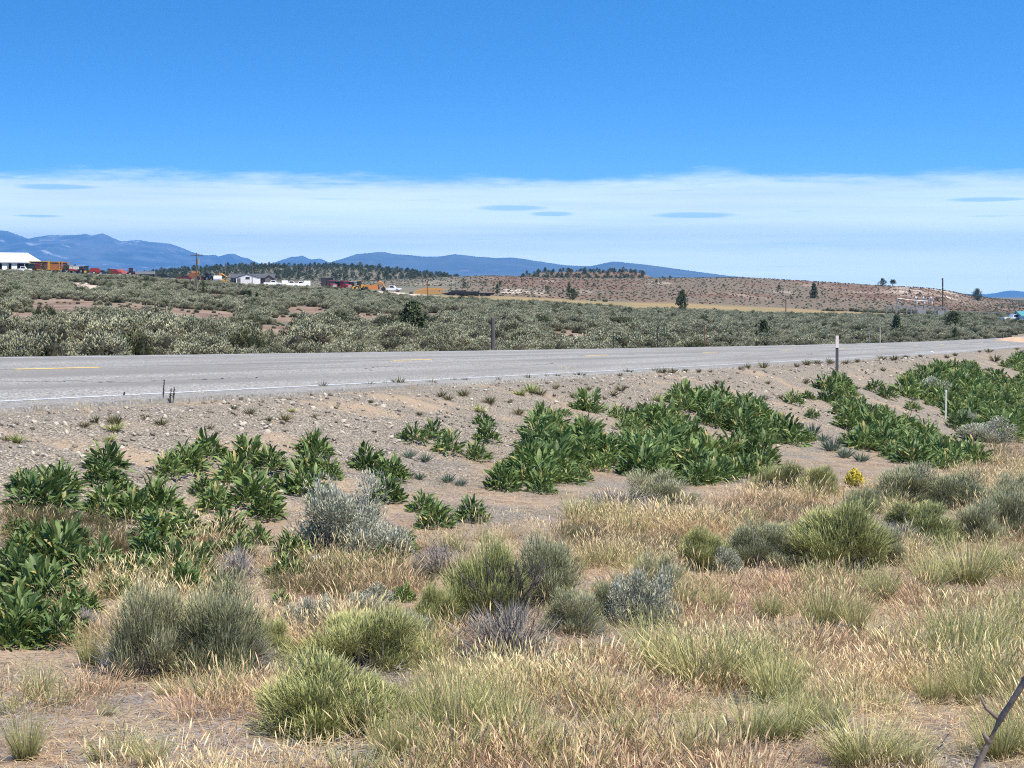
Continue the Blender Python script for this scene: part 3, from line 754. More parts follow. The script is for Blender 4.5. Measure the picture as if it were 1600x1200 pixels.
def scatter(name, label, cat, meshes, pts, rz, scl, var, tilt=None):
    """ONE object: its points carry the listed meshes"""
    me = bpy.data.meshes.new(name)
    n = len(pts)
    me.vertices.add(n); me.vertices.foreach_set('co', np.asarray(pts, float).ravel())
    rot = np.zeros((n, 3)); rot[:, 2] = rz
    if tilt is not None: rot[:, :2] = tilt
    scl = np.asarray(scl, float)
    if scl.ndim == 1: scl = np.repeat(scl[:, None], 3, 1)
    a = me.attributes.new('rot', 'FLOAT_VECTOR', 'POINT'); a.data.foreach_set('vector', rot.ravel())
    a = me.attributes.new('scl', 'FLOAT_VECTOR', 'POINT'); a.data.foreach_set('vector', scl.ravel())
    a = me.attributes.new('var', 'INT', 'POINT'); a.data.foreach_set('value', np.asarray(var, np.int32))
    for src in meshes:
        for mt in src.data.materials:
            if mt.name not in [q.name for q in me.materials]: me.materials.append(mt)
    o = link(name, me)
    ng = bpy.data.node_groups.new(name + '_scatter', 'GeometryNodeTree')
    ng.interface.new_socket('Geometry', in_out='INPUT', socket_type='NodeSocketGeometry')
    ng.interface.new_socket('Geometry', in_out='OUTPUT', socket_type='NodeSocketGeometry')
    nn, ll = ng.nodes, ng.links
    gi = nn.new('NodeGroupInput'); go = nn.new('NodeGroupOutput'); jn = nn.new('GeometryNodeJoinGeometry')
    def named(nm, ty):
        q = nn.new('GeometryNodeInputNamedAttribute'); q.data_type = ty; q.inputs['Name'].default_value = nm
        return q.outputs['Attribute']
    er = nn.new('FunctionNodeEulerToRotation'); ll.new(named('rot', 'FLOAT_VECTOR'), er.inputs[0])
    sc_ = named('scl', 'FLOAT_VECTOR'); vr = named('var', 'INT')
    for k, src in enumerate(meshes):
        oi = nn.new('GeometryNodeObjectInfo'); oi.transform_space = 'ORIGINAL'; oi.inputs['Object'].default_value = src
        oi.inputs['As Instance'].default_value = False
        ip = nn.new('GeometryNodeInstanceOnPoints')
        cmp_ = nn.new('FunctionNodeCompare'); cmp_.data_type = 'INT'; cmp_.operation = 'EQUAL'
        ll.new(vr, cmp_.inputs[2]); cmp_.inputs[3].default_value = k
        ll.new(gi.outputs[0], ip.inputs['Points']); ll.new(cmp_.outputs[0], ip.inputs['Selection'])
        ll.new(oi.outputs['Geometry'], ip.inputs['Instance'])
        ll.new(er.outputs[0], ip.inputs['Rotation']); ll.new(sc_, ip.inputs['Scale'])
        ll.new(ip.outputs[0], jn.inputs[0])
    ll.new(jn.outputs[0], go.inputs[0])
    md = o.modifiers.new('scatter', 'NODES'); md.node_group = ng
    return tag(o, label, cat, kind='stuff')

# ------------------------------------------------------------------ sagebrush plain beyond the road
def jitter_pts(y0, y1, kx, sp, seed):
    ys = np.arange(y0, y1, sp * 0.87); P = []
    for q, y in enumerate(ys):
        xs = np.arange(-kx * y, kx * y, sp) + (q % 2) * sp / 2
        P.append(np.stack([xs, np.full_like(xs, y)], 1))
    P = np.concatenate(P)
    return P + rng.uniform(-0.42, 0.42, P.shape) * sp
def sage_plain():
    near = jitter_pts(20, 200, 0.42, 1.36, 1)
    far = jitter_pts(200, 470, 0.40, 2.0, 2)
    P = np.concatenate([near, far]); isfar = np.arange(len(P)) >= len(near)
    s, dd = road_sd(P[:, 0], P[:, 1])
    keep = (dd > FAR_E + 1.3 + 1.6 * rng.random(len(P)) ** 2)
    bw = bare_w(P[:, 0], P[:, 1]); mw = meadow_w(P[:, 0], P[:, 1]); yw = yard_w(P[:, 0], P[:, 1])
    dens = 0.72 + 1.3 * (fbm(P[:, 0] / 9, P[:, 1] / 14, 101, 3) - 0.46)
    keep &= (rng.random(len(P)) < dens * (1 - 0.93 * bw) * (1 - mw) * (1 - yw) + 0.10 * (1 - mw) * (1 - yw))
    xp = 800 + F * P[:, 0] / P[:, 1]
    keep &= ~((P[:, 1] > 440) & (xp < 720) & (xp > 95))                 # farm yard
    keep &= ~((P[:, 1] > 330) & (xp > 560) & (xp < 720) & (rng.random(len(P)) < 0.7))
    P, isfar = P[keep], isfar[keep]
    n = len(P)
    sc = np.where(isfar, rng.uniform(0.9, 1.7, n), rng.choice([.45, .65, .9, 1.2, 1.6], n, p=[.22, .28, .26, .17, .07]) * rng.uniform(.85, 1.15, n))
    sc *= np.interp(np.hypot(P[:, 0], P[:, 1]), [25, 45, 80, 200], [0.75, 0.95, 1.05, 1.1])
    s, dd = road_sd(P[:, 0], P[:, 1])
    sc *= np.interp(dd, [5, 8, 14], [0.45, 0.7, 1.0])
    for dy in (8, 18, 28): sc *= 1 - 0.5 * bare_w(P[:, 0] * (P[:, 1] / (P[:, 1] + dy)) ** -1, P[:, 1] + dy)
    Z = ground_z(P[:, 0], P[:, 1]) - 0.03
    var = rng.integers(0, 6, n)
    green = rng.random(n) < 0.055
    var[green] = 6 + rng.integers(0, 2, green.sum())
    return np.column_stack([P, Z]), sc, var, rng.uniform(0, 6.28, n)
SP, SS, SV, SR = sage_plain()
inview = np.abs(SP[:, 0] / SP[:, 1]) < 0.335
rank = np.where(inview, SS / SP[:, 1], 0)
order = np.argsort(-rank)
is_sage = SV < 6
top = order[is_sage[order]][:295]; topg = order[~is_sage[order]][:40]
meshes = FAR_SAGE + FAR_GREEN
first = {}
for i in np.concatenate([top, topg]):
    k = int(SV[i])
    nm = 'sagebrush' if k < 6 else 'green_shrub'
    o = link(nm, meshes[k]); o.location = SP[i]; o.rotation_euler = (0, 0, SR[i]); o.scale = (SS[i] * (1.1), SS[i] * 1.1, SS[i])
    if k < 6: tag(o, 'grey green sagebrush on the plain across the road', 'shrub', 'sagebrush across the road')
    else: tag(o, 'dark green leafy shrub among the sagebrush across the road', 'shrub', 'green shrubs across the road')
    first.setdefault(k, o)
rest = np.ones(len(SP), bool); rest[top] = False; rest[topg] = False
idx = np.nonzero(rest)[0]
kk = sorted(first)
remap = {k: i for i, k in enumerate(kk)}
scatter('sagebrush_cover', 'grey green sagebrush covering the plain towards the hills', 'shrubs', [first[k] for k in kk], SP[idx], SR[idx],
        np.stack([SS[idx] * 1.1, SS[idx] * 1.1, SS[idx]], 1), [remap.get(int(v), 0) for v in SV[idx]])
# low brush dotted over the hills
def hill_brush():
    P = jitter_pts(440, 1700, 0.37, 4.4, 3)
    dens = np.interp(P[:, 1], [440, 600, 1000, 1700], [0.75, 0.75, 0.55, 0.6]) * (0.25 + 1.2 * fbm(P[:, 0] / 60, P[:, 1] / 120, 111, 3))
    keep = rng.random(len(P)) < dens
    keep &= (meadow_w(P[:, 0], P[:, 1]) < 0.3) & (yard_w(P[:, 0], P[:, 1]) < 0.2)
    xp = 800 + F * P[:, 0] / P[:, 1]
    keep &= ~((P[:, 1] < 640) & (xp < 700))
    P = P[keep]; n = len(P)
    sc = rng.uniform(0.45, 1.15, n) * np.interp(P[:, 1], [440, 1000, 1700], [0.8, 1.0, 1.3])
    Z = ground_z(P[:, 0], P[:, 1]) - 0.05
    v = np.where(rng.random(n) < 0.86, rng.integers(0, 6, n), 6 + rng.integers(0, 2, n))
    return np.column_stack([P, Z]), sc, v
HP, HS, HV = hill_brush()
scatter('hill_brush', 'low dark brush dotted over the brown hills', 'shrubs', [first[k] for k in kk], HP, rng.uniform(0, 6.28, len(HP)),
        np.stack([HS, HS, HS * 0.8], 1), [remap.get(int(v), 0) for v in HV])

# ------------------------------------------------------------------ junipers
def juniper_crown(h, w, n_cl, n_leaf, size, shape='round', low=0.08):
    mb = MB()
    for i in range(n_cl):
        t = low + (1 - low) * ((i + 0.5) / n_cl) ** 0.85
        if shape == 'cone': rad = w * 0.5 * (1.06 - t) ** 0.8
        elif shape == 'flat': rad = w * 0.5 * math.sqrt(max(0.05, 1 - (2 * t - 1.1) ** 2))
        else: rad = w * 0.5 * (1 - abs(2 * t - 0.85) ** 2.2 * 0.85)
        a = i * 2.39996 + rng.uniform(-.4, .4); q = rng.uniform(0.15, 0.98)
        c = np.array([rad * q * math.cos(a), rad * q * math.sin(a), h * t])
        cr = rng.uniform(0.17, 0.23) * (0.5 * w + 0.3 * h)
        d = rng.normal(size=(n_leaf, 3)); d /= np.linalg.norm(d, axis=1, keepdims=True)
        P = c + d * cr * rng.uniform(0.3, 1.1, n_leaf)[:, None] * np.array([1, 1, 0.8])
        P[:, 2] = np.clip(P[:, 2], 0.02, h * 1.05)
        flakes(mb, P, rng.uniform(0.6, 1.3, n_leaf) * size, np.clip(rng.normal(0.45, 0.25) + rng.normal(0, .2, n_leaf), 0, 1), d)
    return mb
def trunk_mb(h, r, limbs=6, bend=0.12):
    mb = MB()
    pts = [(0, 0, -0.15), (bend * h * .2, 0, h * .25), (bend * h * .1, bend * h * .3, h * .55), (0, bend * h * .1, h * .85)]
    mb.tube(pts, [r, r * .75, r * .5, r * .15], 7)
    for i in range(limbs):
        t = 0.2 + 0.6 * i / limbs; a = i * 2.4
        p = np.array([bend * h * .15, bend * h * .1, h * t])
        q = p + np.array([math.cos(a), math.sin(a), 0.6]) * h * 0.28
        mb.tube([p, (p + q) / 2 + np.array([0, 0, .03 * h]), q], [r * .35, r * .22, r * .08], 5)
    return mb
def juniper(px, Z, hpx, wpx, label, shape='round', n_cl=46, n_leaf=34, low=0.06, name='juniper_tree', group=None, mat=None):
    h = hpx * Z / F; w = wpx * Z / F
    p = at(px, Z)
    t = thing(name, label, 'tree', p, rng.uniform(0, 6.28), group)
    juniper_crown(h, w, n_cl, n_leaf, 0.045 * h + 0.02, shape, low).build('crown', mat or M_juniper, t)
    trunk_mb(h, 0.04 * h + 0.02).build('trunk', M_bark, t)
    return t
juniper(646, 96, 56, 44, 'bushy dark juniper standing alone in the sagebrush beyond the road', n_cl=60, n_leaf=40)
juniper(1194, 150, 33, 34, 'dark pointed juniper beside big grey sagebrush behind the road', 'cone')
juniper(1066, 400, 30, 20, 'round grey green tree standing on the straw coloured meadow', 'round')
juniper(1070, 320, 12, 9, 'small dark juniper in front of the meadow tree', 'cone', 20, 20)
juniper(1272, 640, 23, 14, 'dark pine on the lower slope of the brown hill', 'cone')
juniper(1379, 930, 12, 15, 'rounded juniper on the skyline of the brown hill', 'round')
juniper(1395, 930, 11, 12, 'flat topped juniper on bare trunk on the brown skyline', 'flat', low=0.5)
juniper(1527, 900, 18, 22, 'wide round juniper at the end of the brown hill', 'round')
juniper(1401, 205, 30, 24, 'spiky dark juniper in front of the switchyard', 'cone')
juniper(1490, 240, 30, 46, 'broad green willow bush beside the switchyard', 'round', mat=M_greenbush)
juniper(1492, 190, 20, 20, 'dark small juniper below the willow bush', 'cone', 24, 24)
juniper(895, 470, 17, 16, 'dark juniper pair at the foot of the pale hillside', 'round')
juniper(889, 520, 22, 9, 'slim juniper behind the dark pair on the hillside', 'cone', 24, 24)
juniper(937, 500, 9, 16, 'low spreading juniper right of the pale outcrop', 'round', 20, 24)
juniper(856, 560, 12, 16, 'squat juniper on the pale outcrop', 'round', 24, 24)
juniper(777, 520, 15, 10, 'dark juniper behind the dark flatbed trailer', 'round', 24, 24)
juniper(724, 700, 10, 12, 'grey juniper on the slope above the timber stack', 'round', 20, 20)
juniper(390, 235, 20, 13, 'dark young juniper below the white garage', 'cone', 24, 26)
juniper(401, 238, 17, 11, 'second dark young juniper below the white garage', 'cone', 24, 26)
juniper(317, 290, 20, 15, 'olive shrubby tree right of the tall power pole', 'round', 24, 26, mat=M_greenbush)
juniper(290, 300, 16, 13, 'olive shrubby tree left of the tall power pole', 'round', 24, 26, mat=M_greenbush)
juniper(349, 300, 12, 14, 'dark shrub tree below the yellow boom lift', 'round', 24, 26)
juniper(138, 330, 10, 12, 'dark round shrub on the pale bare patch', 'round', 20, 24)
juniper(68, 480, 15, 15, 'dark bush in front of the bale wagons', 'round', 24, 24)
juniper(103, 480, 15, 14, 'dark round tree right of the bale wagons', 'round', 24, 24)
juniper(117, 520, 14, 11, 'grey tree behind the white topped trailer', 'round', 24, 24)
juniper(170, 440, 13, 13, 'dark round bush in front of the red baler', 'round', 24, 24)
juniper(205, 200, 14, 20, 'dark olive bush in the sagebrush below the red baler', 'round', 24, 24, mat=M_greenbush)
far_j = []
for k in range(6):
    mb = juniper_crown(5.0, 4.4 + 0.3 * k, 24, 18, 0.34, ('round', 'cone', 'round')[k % 3], 0.03)
    me = mb.mesh('juniper_tree'); me.materials.append(M_juniper); far_j.append(me)
def grove(n, zr, xr, dens, label, group, h=(0.8, 1.4)):
    c = 0; tries = 0
    while c < n and tries < 6000:
        tries += 1
        xp = rng.uniform(*xr); Z = rng.uniform(*zr)
        if rng.random() > dens(xp, Z): continue
        o = link('juniper_tree', far_j[rng.integers(0, 6)])
        p = at(xp, Z); s = rng.uniform(*h)
        o.location = p; o.scale = (s * rng.uniform(.95, 1.25), s * 1.1, s * rng.uniform(.65, 1.0)); o.rotation_euler = (0, 0, rng.uniform(0, 6.28))
        tag(o, label, 'tree', group); c += 1
grove(205, (1050, 1520), (225, 715), lambda x, z: np.interp(x, [225, 330, 600, 715], [.5, 1, .9, .35]) * np.interp(z, [1050, 1350, 1520], [.12, .5, 1]),
      'juniper tree on the wooded ridge behind the farm', 'junipers on the wooded ridge', (0.6, 1.15))
def wood(n, zr, xr, dens):
    P = []
    while len(P) < n:
        xp = rng.uniform(*xr); Z = rng.uniform(*zr)
        if rng.random() < dens(xp, Z): P.append(at(xp, Z))
    return np.array(P)
jsrc = [o for o in col.objects if o.name.startswith('juniper_tree') and o.type == 'MESH'][:5]
WQ = wood(620, (1000, 1530), (225, 715), lambda x, z: np.interp(x, [225, 330, 600, 715], [.45, 1, .9, .35]) * np.interp(z, [1000, 1300, 1530], [.25, .6, 1]))
scatter('juniper_wood', 'dark juniper woodland thickening along the ridge behind the farm', 'trees', jsrc, WQ, rng.uniform(0, 6.28, len(WQ)), rng.uniform(.45, .95, (len(WQ), 1)) * np.array([[1.15, 1.15, .78]]), rng.integers(0, len(jsrc), len(WQ)))
grove(66, (1080, 1190), (812, 1012), lambda x, z: np.interp(z, [1080, 1190], [.5, 1]),
      'juniper tree on the small wooded knoll', 'junipers on the knoll', (0.5, 0.85))
WK = wood(150, (1070, 1195), (815, 1008), lambda x, z: 1.0)
scatter('knoll_wood', 'dark juniper cover on the small knoll', 'trees', jsrc, WK, rng.uniform(0, 6.28, len(WK)), rng.uniform(.35, .75, (len(WK), 1)) * np.array([[1.25, 1.25, .75]]), rng.integers(0, len(jsrc), len(WK)))
grove(30, (520, 940), (700, 1500), lambda x, z: 0.6, 'small juniper scattered on the open brown hillside', 'junipers on the brown hill', (0.25, 0.6))

# ------------------------------------------------------------------ plants of the road bank and ditch
def leaf_mesh(i):
    """one long broad leaf along +x, folded along its midrib, arching down at the tip; length 1"""
    t = np.array([0, 0.15, 0.35, 0.58, 0.8, 1.0])
    w = np.array([0.018, 0.06, 0.105, 0.12, 0.085, 0.0]) * (0.9 + 0.12 * (i % 3))
    droop = (0.16, 0.34, 0.5, 0.26)[i % 4]
    mb = MB()
    V = []; H = []
    for k in range(6):
        z = -droop * t[k] ** 2.2 + 0.03 * math.sin(t[k] * 7 + i)
        lift = 0.35 * w[k]
        V += [(t[k], -w[k], z + lift), (t[k], 0, z), (t[k], w[k], z + lift * (0.7 + 0.2 * (i % 2)))]
        H += [t[k]] * 3
    Fq = []
    for k in range(5):
        a = 3 * k
        Fq += [(a, a + 1, a + 4, a + 3), (a + 1, a + 2, a + 5, a + 4)]
    mb.add(V, np.array(Fq), 0.15 + 0.2 * i, np.array(H))
    return np.array(V), np.array(Fq), np.array(H)
LEAF = [leaf_mesh(i) for i in range(4)]
def leaf_frames(n, Rc, Lmin, Lmax):
    """positions and matrices of the leaves of one clump of radius Rc"""
    out = []
    for i in range(n):
        q = math.sqrt(rng.random()); a = rng.uniform(0, 2 * math.pi)
        b = np.array([Rc * 0.75 * q * math.cos(a), Rc * 0.75 * q * math.sin(a), rng.uniform(0.02, 0.36) * (1.02 - q * q)])
        yaw = a + rng.normal(0, 0.75)
        el = R(np.clip(66 - 50 * q * q + rng.normal(0, 22), -15, 88))
        L = rng.uniform(Lmin, Lmax) * (1.05 - 0.25 * q)
        roll = rng.normal(0, 0.8)
        M = Matrix.Translation(Vector(b)) @ Matrix.Rotation(yaw, 4, 'Z') @ Matrix.Rotation(-el, 4, 'Y') @ Matrix.Rotation(roll, 4, 'X') @ Matrix.Diagonal((L, L * rng.uniform(0.8, 1.2), L, 1))
        out.append(M)
    return out
def mule_mesh(n, Rc, L0, L1):
    mb = MB()
    for M in leaf_frames(n, Rc, L0, L1):
        V, Fq, H = LEAF[rng.integers(0, 4)]
        A = np.array(M)
        mb.add(V @ A[:3, :3].T + A[:3, 3], Fq, rng.random(), H)
    me = mb.mesh('foliage'); me.materials.append(M_mule); return me
MULE = [mule_mesh(200 + 8 * k, 0.42, 0.12, 0.27) for k in range(6)]         # clump about 0.9 m wide
LEAFOBJ = []
for i in range(8):
    V, Fq, H = LEAF[i % 4]
    mb = MB(); mb.add(V, Fq, 0.1 + 0.11 * i, H)
    me = mb.mesh('leaf', smooth=True); me.materials.append(M_mule); LEAFOBJ.append(me)
MULE_N = 0
def mule(px, py, wpx, leaves=False, label='broad leaved green plant clump on the gravel road bank', group='broad leaved plants on the road bank', p=None, w=None):
    global MULE_N
    p = gp(px, py) if p is None else p
    w = wpx * p[1] / F if w is None else w
    s = w / 0.92
    MULE_N += 1
    if leaves:
        t = thing('broadleaf_plant', label, 'plant', p, rng.uniform(0, 6.28), group)
        t.scale = (s, s, s * rng.uniform(0.98, 1.15))
        n = 60
        for M in leaf_frames(n, 0.42, 0.15, 0.29):
            o = link('leaf', LEAFOBJ[rng.integers(0, 8)], t); o.matrix_local = M
        o = link('foliage', MULE[rng.integers(0, 6)], t); o.scale = (0.95, 0.95, 0.95)
        return t
    o = link('broadleaf_plant', MULE[rng.integers(0, 6)])
    o.location = p - np.array([0, 0, 0.01]); o.scale = (s, s, s * rng.uniform(0.85, 1.12)); o.rotation_euler = (rng.normal(0, .1), rng.normal(0, .1), rng.uniform(0, 6.28))
    return tag(o, label, 'plant', group)
NEAR_MULE = [(65,795,105),(40,770,60),(95,768,70),(165,735,70),(160,760,60),(190,770,50),(165,800,70),(205,815,75),(250,850,100),(245,800,80),(285,835,70),(290,735,70),(325,715,60),(265,745,55),(385,720,65),(420,735,60),(365,760,70),(395,790,85),(415,810,60),(355,840,70),(490,710,60),(480,740,60),(475,775,75),(510,745,50),(575,735,65),(610,750,60),(605,785,60),(645,690,52),(675,685,48),(700,708,50),(755,665,38),(760,690,46),(745,718,44),(680,825,62),(660,800,50),(735,815,62),(785,765,60),(815,745,60),(845,770,50),(455,870,60),(450,905,62),(622,865,62),(600,880,50),(25,835,45),(30,870,60),(35,920,85),(90,880,95),(70,940,110),(40,1000,110),(95,990,80),(20,960,80),(265,905,85),(215,915,80),(310,900,60),(180,935,60),(440,945,40),(630,940,42),(330,870,45),(345,925,50),(300,880,55),(1240,632,34),(1262,625,26),(1270,655,26),(1368,612,34),(1385,622,32),(1425,640,28),(1380,652,28),(1262,690,26),(130,905,80),(160,890,70),(235,880,80),(285,925,70),(125,960,70),(15,905,70),(55,860,70),(110,850,60),(370,870,60),(400,850,50),(335,800,60),(320,770,55),(440,770,50),(505,790,50),(20,1010,90),(80,1012,80)]
for i, (x, y, w) in enumerate(NEAR_MULE):
    ditch = y > 840
    mule(x, y, w * 1.25, leaves=(w >= 60), label='broad leaved green plant clump in the ditch at the foot of the bank' if ditch else 'broad leaved green plant clump on the gravel road bank',
         group='broad leaved plants in the ditch' if ditch else 'broad leaved plants on the road bank')
MULE_REST = []
def fill(poly, spacing, wm, label, group, cap, gap=.40):
    P = [gp(x, y) for x, y in poly]
    pl = [(p[0], p[1]) for p in P]
    xs = [p[0] for p in pl]; ys = [p[1] for p in pl]
    c = 0
    y = min(ys); r = 0
    pts = []
    while y < max(ys):
        x = min(xs) + (r % 2) * spacing / 2
        while x < max(xs):
            pts.append((x + rng.uniform(-.3, .3) * spacing, y + rng.uniform(-.3, .3) * spacing)); x += spacing
        y += spacing * 0.87; r += 1
    pts = np.array(pts); ok = inpoly(pts[:, 0], pts[:, 1], pl)
    pts = pts[ok]; pts = pts[fbm(pts[:, 0] / 1.3, pts[:, 1] / 1.6, 301, 2) > gap]
    pts = rng.permutation(pts)
    for q in pts[cap:]: MULE_REST.append((q[0], q[1], gz(*q), wm * rng.choice([.5, .75, 1.0, 1.25])))
    for q in pts[:cap]:
        mule(0, 0, 0, p=np.array([q[0], q[1], gz(*q)]), w=wm * rng.choice([.5, .75, 1.0, 1.25]), label=label, group=group)
fill([(835,668),(870,650),(905,630),(935,640),(950,655),(975,640),(1005,640),(1050,660),(1095,695),(1150,710),(1205,728),(1205,752),(1080,760),(960,745),(890,765),(830,760),(770,745),(800,715),(838,700)], 0.50, 0.68, 'broad leaved green plant in the large thicket below the road', 'broad leaved thicket below the road', 88, .47)
fill([(1040,628),(1095,615),(1125,628),(1175,640),(1215,668),(1245,685),(1240,702),(1190,705),(1140,680),(1085,655)], 0.52, 0.72, 'broad leaved green plant in the band beside the large thicket', 'broad leaved band beside the thicket', 34, .22)
fill([(1278,610),(1305,603),(1345,630),(1390,665),(1450,685),(1500,712),(1540,725),(1470,738),(1390,718),(1330,700),(1305,690),(1325,662),(1300,635)], 0.6, 0.80, 'broad leaved green plant in the band below the marker post', 'broad leaved band below the marker post', 52, .3)
fill([(1408,605),(1440,590),(1475,580),(1515,572),(1545,588),(1590,612),(1600,650),(1585,690),(1530,690),(1490,668),(1470,640),(1440,632),(1415,622)], 0.85, 1.05, 'broad leaved green plant in the far thicket by the wooden stake', 'broad leaved far thicket', 56, .2)
fill([(1565,575),(1600,562),(1640,560),(1660,600),(1620,640),(1595,602)], 1.0, 1.1, 'broad leaved green plant beyond the far thicket along the bank', 'broad leaved plants beyond the far thicket', 8)

MR = np.array(MULE_REST)
msrc = [o for o in col.objects if o.name.startswith('broadleaf_plant') and o.type == 'MESH'][:6]
scatter('broadleaf_cover', 'broad leaved green plants filling the thickets on the road bank', 'plants', msrc, MR[:, :3], rng.uniform(0, 6.28, len(MR)), MR[:, 3] / .92, rng.integers(0, len(msrc), len(MR)))

# shrubs
def brush_mesh(n, style):
    """shrub 1 m wide, about 0.7 high: many fine stems rising and spreading from the base"""
    fol = MB(); st = MB()
    npuff = 34
    dirs = hemi(npuff, 0.0)
    for ip in range(npuff):
        dv = dirs[ip]
        c = dv * rng.uniform(0.42, 0.92) * np.array([0.40, 0.40, 0.47]) * rng.uniform(.8, 1.12); c[2] = max(c[2], 0.06)
        r = rng.uniform(0.085, 0.155); m = n // npuff; ltone = rng.normal(0, .12)
        d = rng.normal(size=(m, 3)); d /= np.linalg.norm(d, axis=1, keepdims=True)
        k = rng.random(m)[:, None] ** .45
        P = c + d * k * r * np.array([1, 1, .85]); P[:, 2] = np.maximum(P[:, 2], 0.01)
        lit = 0.30 * d[:, 2] + 0.35 * (k[:, 0] - .6)  # light painted into the tint: brighter upper and outer tips, darker hollows
        if style == 'rabbit':
            dr = d * 0.6 + dv * 0.5 + np.array([0, 0, 0.7]) + rng.normal(0, .3, (m, 3))
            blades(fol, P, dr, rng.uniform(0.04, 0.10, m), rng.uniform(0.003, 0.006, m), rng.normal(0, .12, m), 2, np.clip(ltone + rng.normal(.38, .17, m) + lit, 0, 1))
        elif style == 'sage':
            dr = d + dv * 0.4 + np.array([0, 0, 0.7]) + rng.normal(0, .5, (m, 3))
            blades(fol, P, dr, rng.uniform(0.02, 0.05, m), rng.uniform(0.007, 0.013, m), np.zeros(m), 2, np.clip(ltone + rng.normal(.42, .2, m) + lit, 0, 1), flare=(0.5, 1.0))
        else:
            dr = dv + d * 0.5 + np.array([0, 0, 0.2]) + rng.normal(0, .25, (m, 3))
            blades(fol, P, dr, rng.uniform(0.08, 0.2, m), rng.uniform(0.003, 0.007, m), rng.normal(0, .15, m), 2)
        for _ in range(2):
            e = c + rng.normal(0, .05, 3)
            bb = np.array([rng.normal(0, .05), rng.normal(0, .05), -0.03])
            mid = (bb + e) / 2 + np.array([rng.normal(0, .03), rng.normal(0, .03), -0.02])
            st.tube([bb, mid, e], [0.012, 0.008, 0.003], 4, rng.random(), cap=False)
    a = fol.mesh('foliage'); b = st.mesh('stem')
    return a, b
def shrub_kind(n, style, fm, sm):
    out = []
    for i in range(3):
        a, b = brush_mesh(n, style); a.materials.append(fm); b.materials.append(sm); out.append((a, b))
    return out
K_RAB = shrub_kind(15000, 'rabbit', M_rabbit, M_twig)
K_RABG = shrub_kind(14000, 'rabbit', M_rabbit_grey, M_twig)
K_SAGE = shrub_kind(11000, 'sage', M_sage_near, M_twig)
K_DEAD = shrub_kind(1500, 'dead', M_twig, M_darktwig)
SHR = []
def shrub(kind, px, py, wpx, hpx, name, label, cat='shrub', group=None):
    p = gp(px, py); w = wpx * p[1] / F; h = hpx * p[1] / F
    t = thing(name, label, cat, p - np.array([0, 0, 0.02]), rng.uniform(0, 6.28), group)
    a, b = kind[rng.integers(0, 3)]
    t.scale = (w / 0.74, w / 0.74, h / 0.46)
    SHR.append((p[0], p[1], w))
    if kind is K_RABG: q = link('dead_twig', K_DEAD[rng.integers(0, 3)][0], t); q.scale = (.98, .98, .55)
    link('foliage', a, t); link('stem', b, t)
    return t
rb = 'rabbitbrush'
shrub(K_RABG, 235, 1055, 160, 150, rb, 'large grey green rabbitbrush beside the broad leaved plants in the ditch')
shrub(K_RABG, 345, 1050, 175, 145, rb, 'large rabbitbrush joined to its twin with dark gap between')
shrub(K_RAB, 560, 1045, 190, 105, rb, 'green rabbitbrush behind the low dense bright green one')
shrub(K_RAB, 500, 1145, 245, 120, rb, 'low dense bright green rabbitbrush on bare sand')
shrub(K_RAB, 600, 1120, 110, 70, rb, 'small green rabbitbrush at the edge of the feather grass')
shrub(K_SAGE, 530, 860, 150, 130, 'sagebrush', 'tall silvery sagebrush at the foot of the road bank')
shrub(K_SAGE, 590, 875, 110, 80, 'sagebrush', 'lower silvery sagebrush leaning out of the tall one')
shrub(K_SAGE, 485, 985, 80, 62, 'sagebrush', 'small silvery sagebrush between two rabbitbrush clumps')
shrub(K_SAGE, 575, 955, 70, 45, 'sagebrush', 'little silvery sagebrush behind the green rabbitbrush')
shrub(K_RAB, 760, 975, 160, 130, rb, 'open airy rabbitbrush with dark bare stems in the dry grass')
shrub(K_RABG, 850, 945, 130, 110, rb, 'light green airy rabbitbrush leaning over grey dead twigs')
shrub(K_DEAD, 800, 1030, 150, 95, 'dead_shrub', 'grey dead twiggy shrub under the airy rabbitbrush')
shrub(K_RABG, 900, 990, 100, 70, rb, 'grey green low rabbitbrush with dead silvery base')
shrub(K_SAGE, 1005, 975, 100, 100, 'sagebrush', 'narrow upright grey sagebrush alone in the straw grass')
shrub(K_RABG, 1035, 930, 80, 65, rb, 'small rabbitbrush behind the narrow upright sagebrush')
shrub(K_RAB, 1100, 890, 95, 68, rb, 'small round rabbitbrush at the start of the row')
shrub(K_RABG, 1185, 885, 120, 70, rb, 'spreading rabbitbrush in the middle of the row')
shrub(K_RAB, 1310, 890, 190, 112, rb, 'biggest round green rabbitbrush of the row')
shrub(K_RAB, 1250, 870, 110, 70, rb, 'rabbitbrush tucked against the biggest one')
shrub(K_RAB, 1440, 845, 140, 62, rb, 'low yellow green rabbitbrush in front of the long grey one')
shrub(K_RABG, 1420, 790, 120, 62, rb, 'grey rabbitbrush under the bank with silvery dead stems')
shrub(K_RABG, 1495, 795, 120, 60, rb, 'wide rabbitbrush under the bank beside the silvery one')
shrub(K_RABG, 1575, 840, 110, 85, rb, 'rounded rabbitbrush at the ditch next to the rusty weeds')
shrub(K_RAB, 1215, 765, 80, 46, rb, 'olive rabbitbrush at the toe of the bank')
shrub(K_RAB, 1275, 770, 75, 46, rb, 'olive rabbitbrush between the toe of the bank and the yellow flowers')
shrub(K_RABG, 1030, 785, 105, 48, rb, 'round grey green rabbitbrush below the large thicket')
shrub(K_SAGE, 1455, 625, 62, 40, 'sagebrush', 'pale silvery sagebrush inside the far thicket')
shrub(K_SAGE, 1540, 690, 80, 40, 'sagebrush', 'pale sagebrush at the lower edge of the far thicket')
shrub(K_SAGE, 1510, 668, 50, 30, 'sagebrush', 'small pale sagebrush beside the wooden stake')
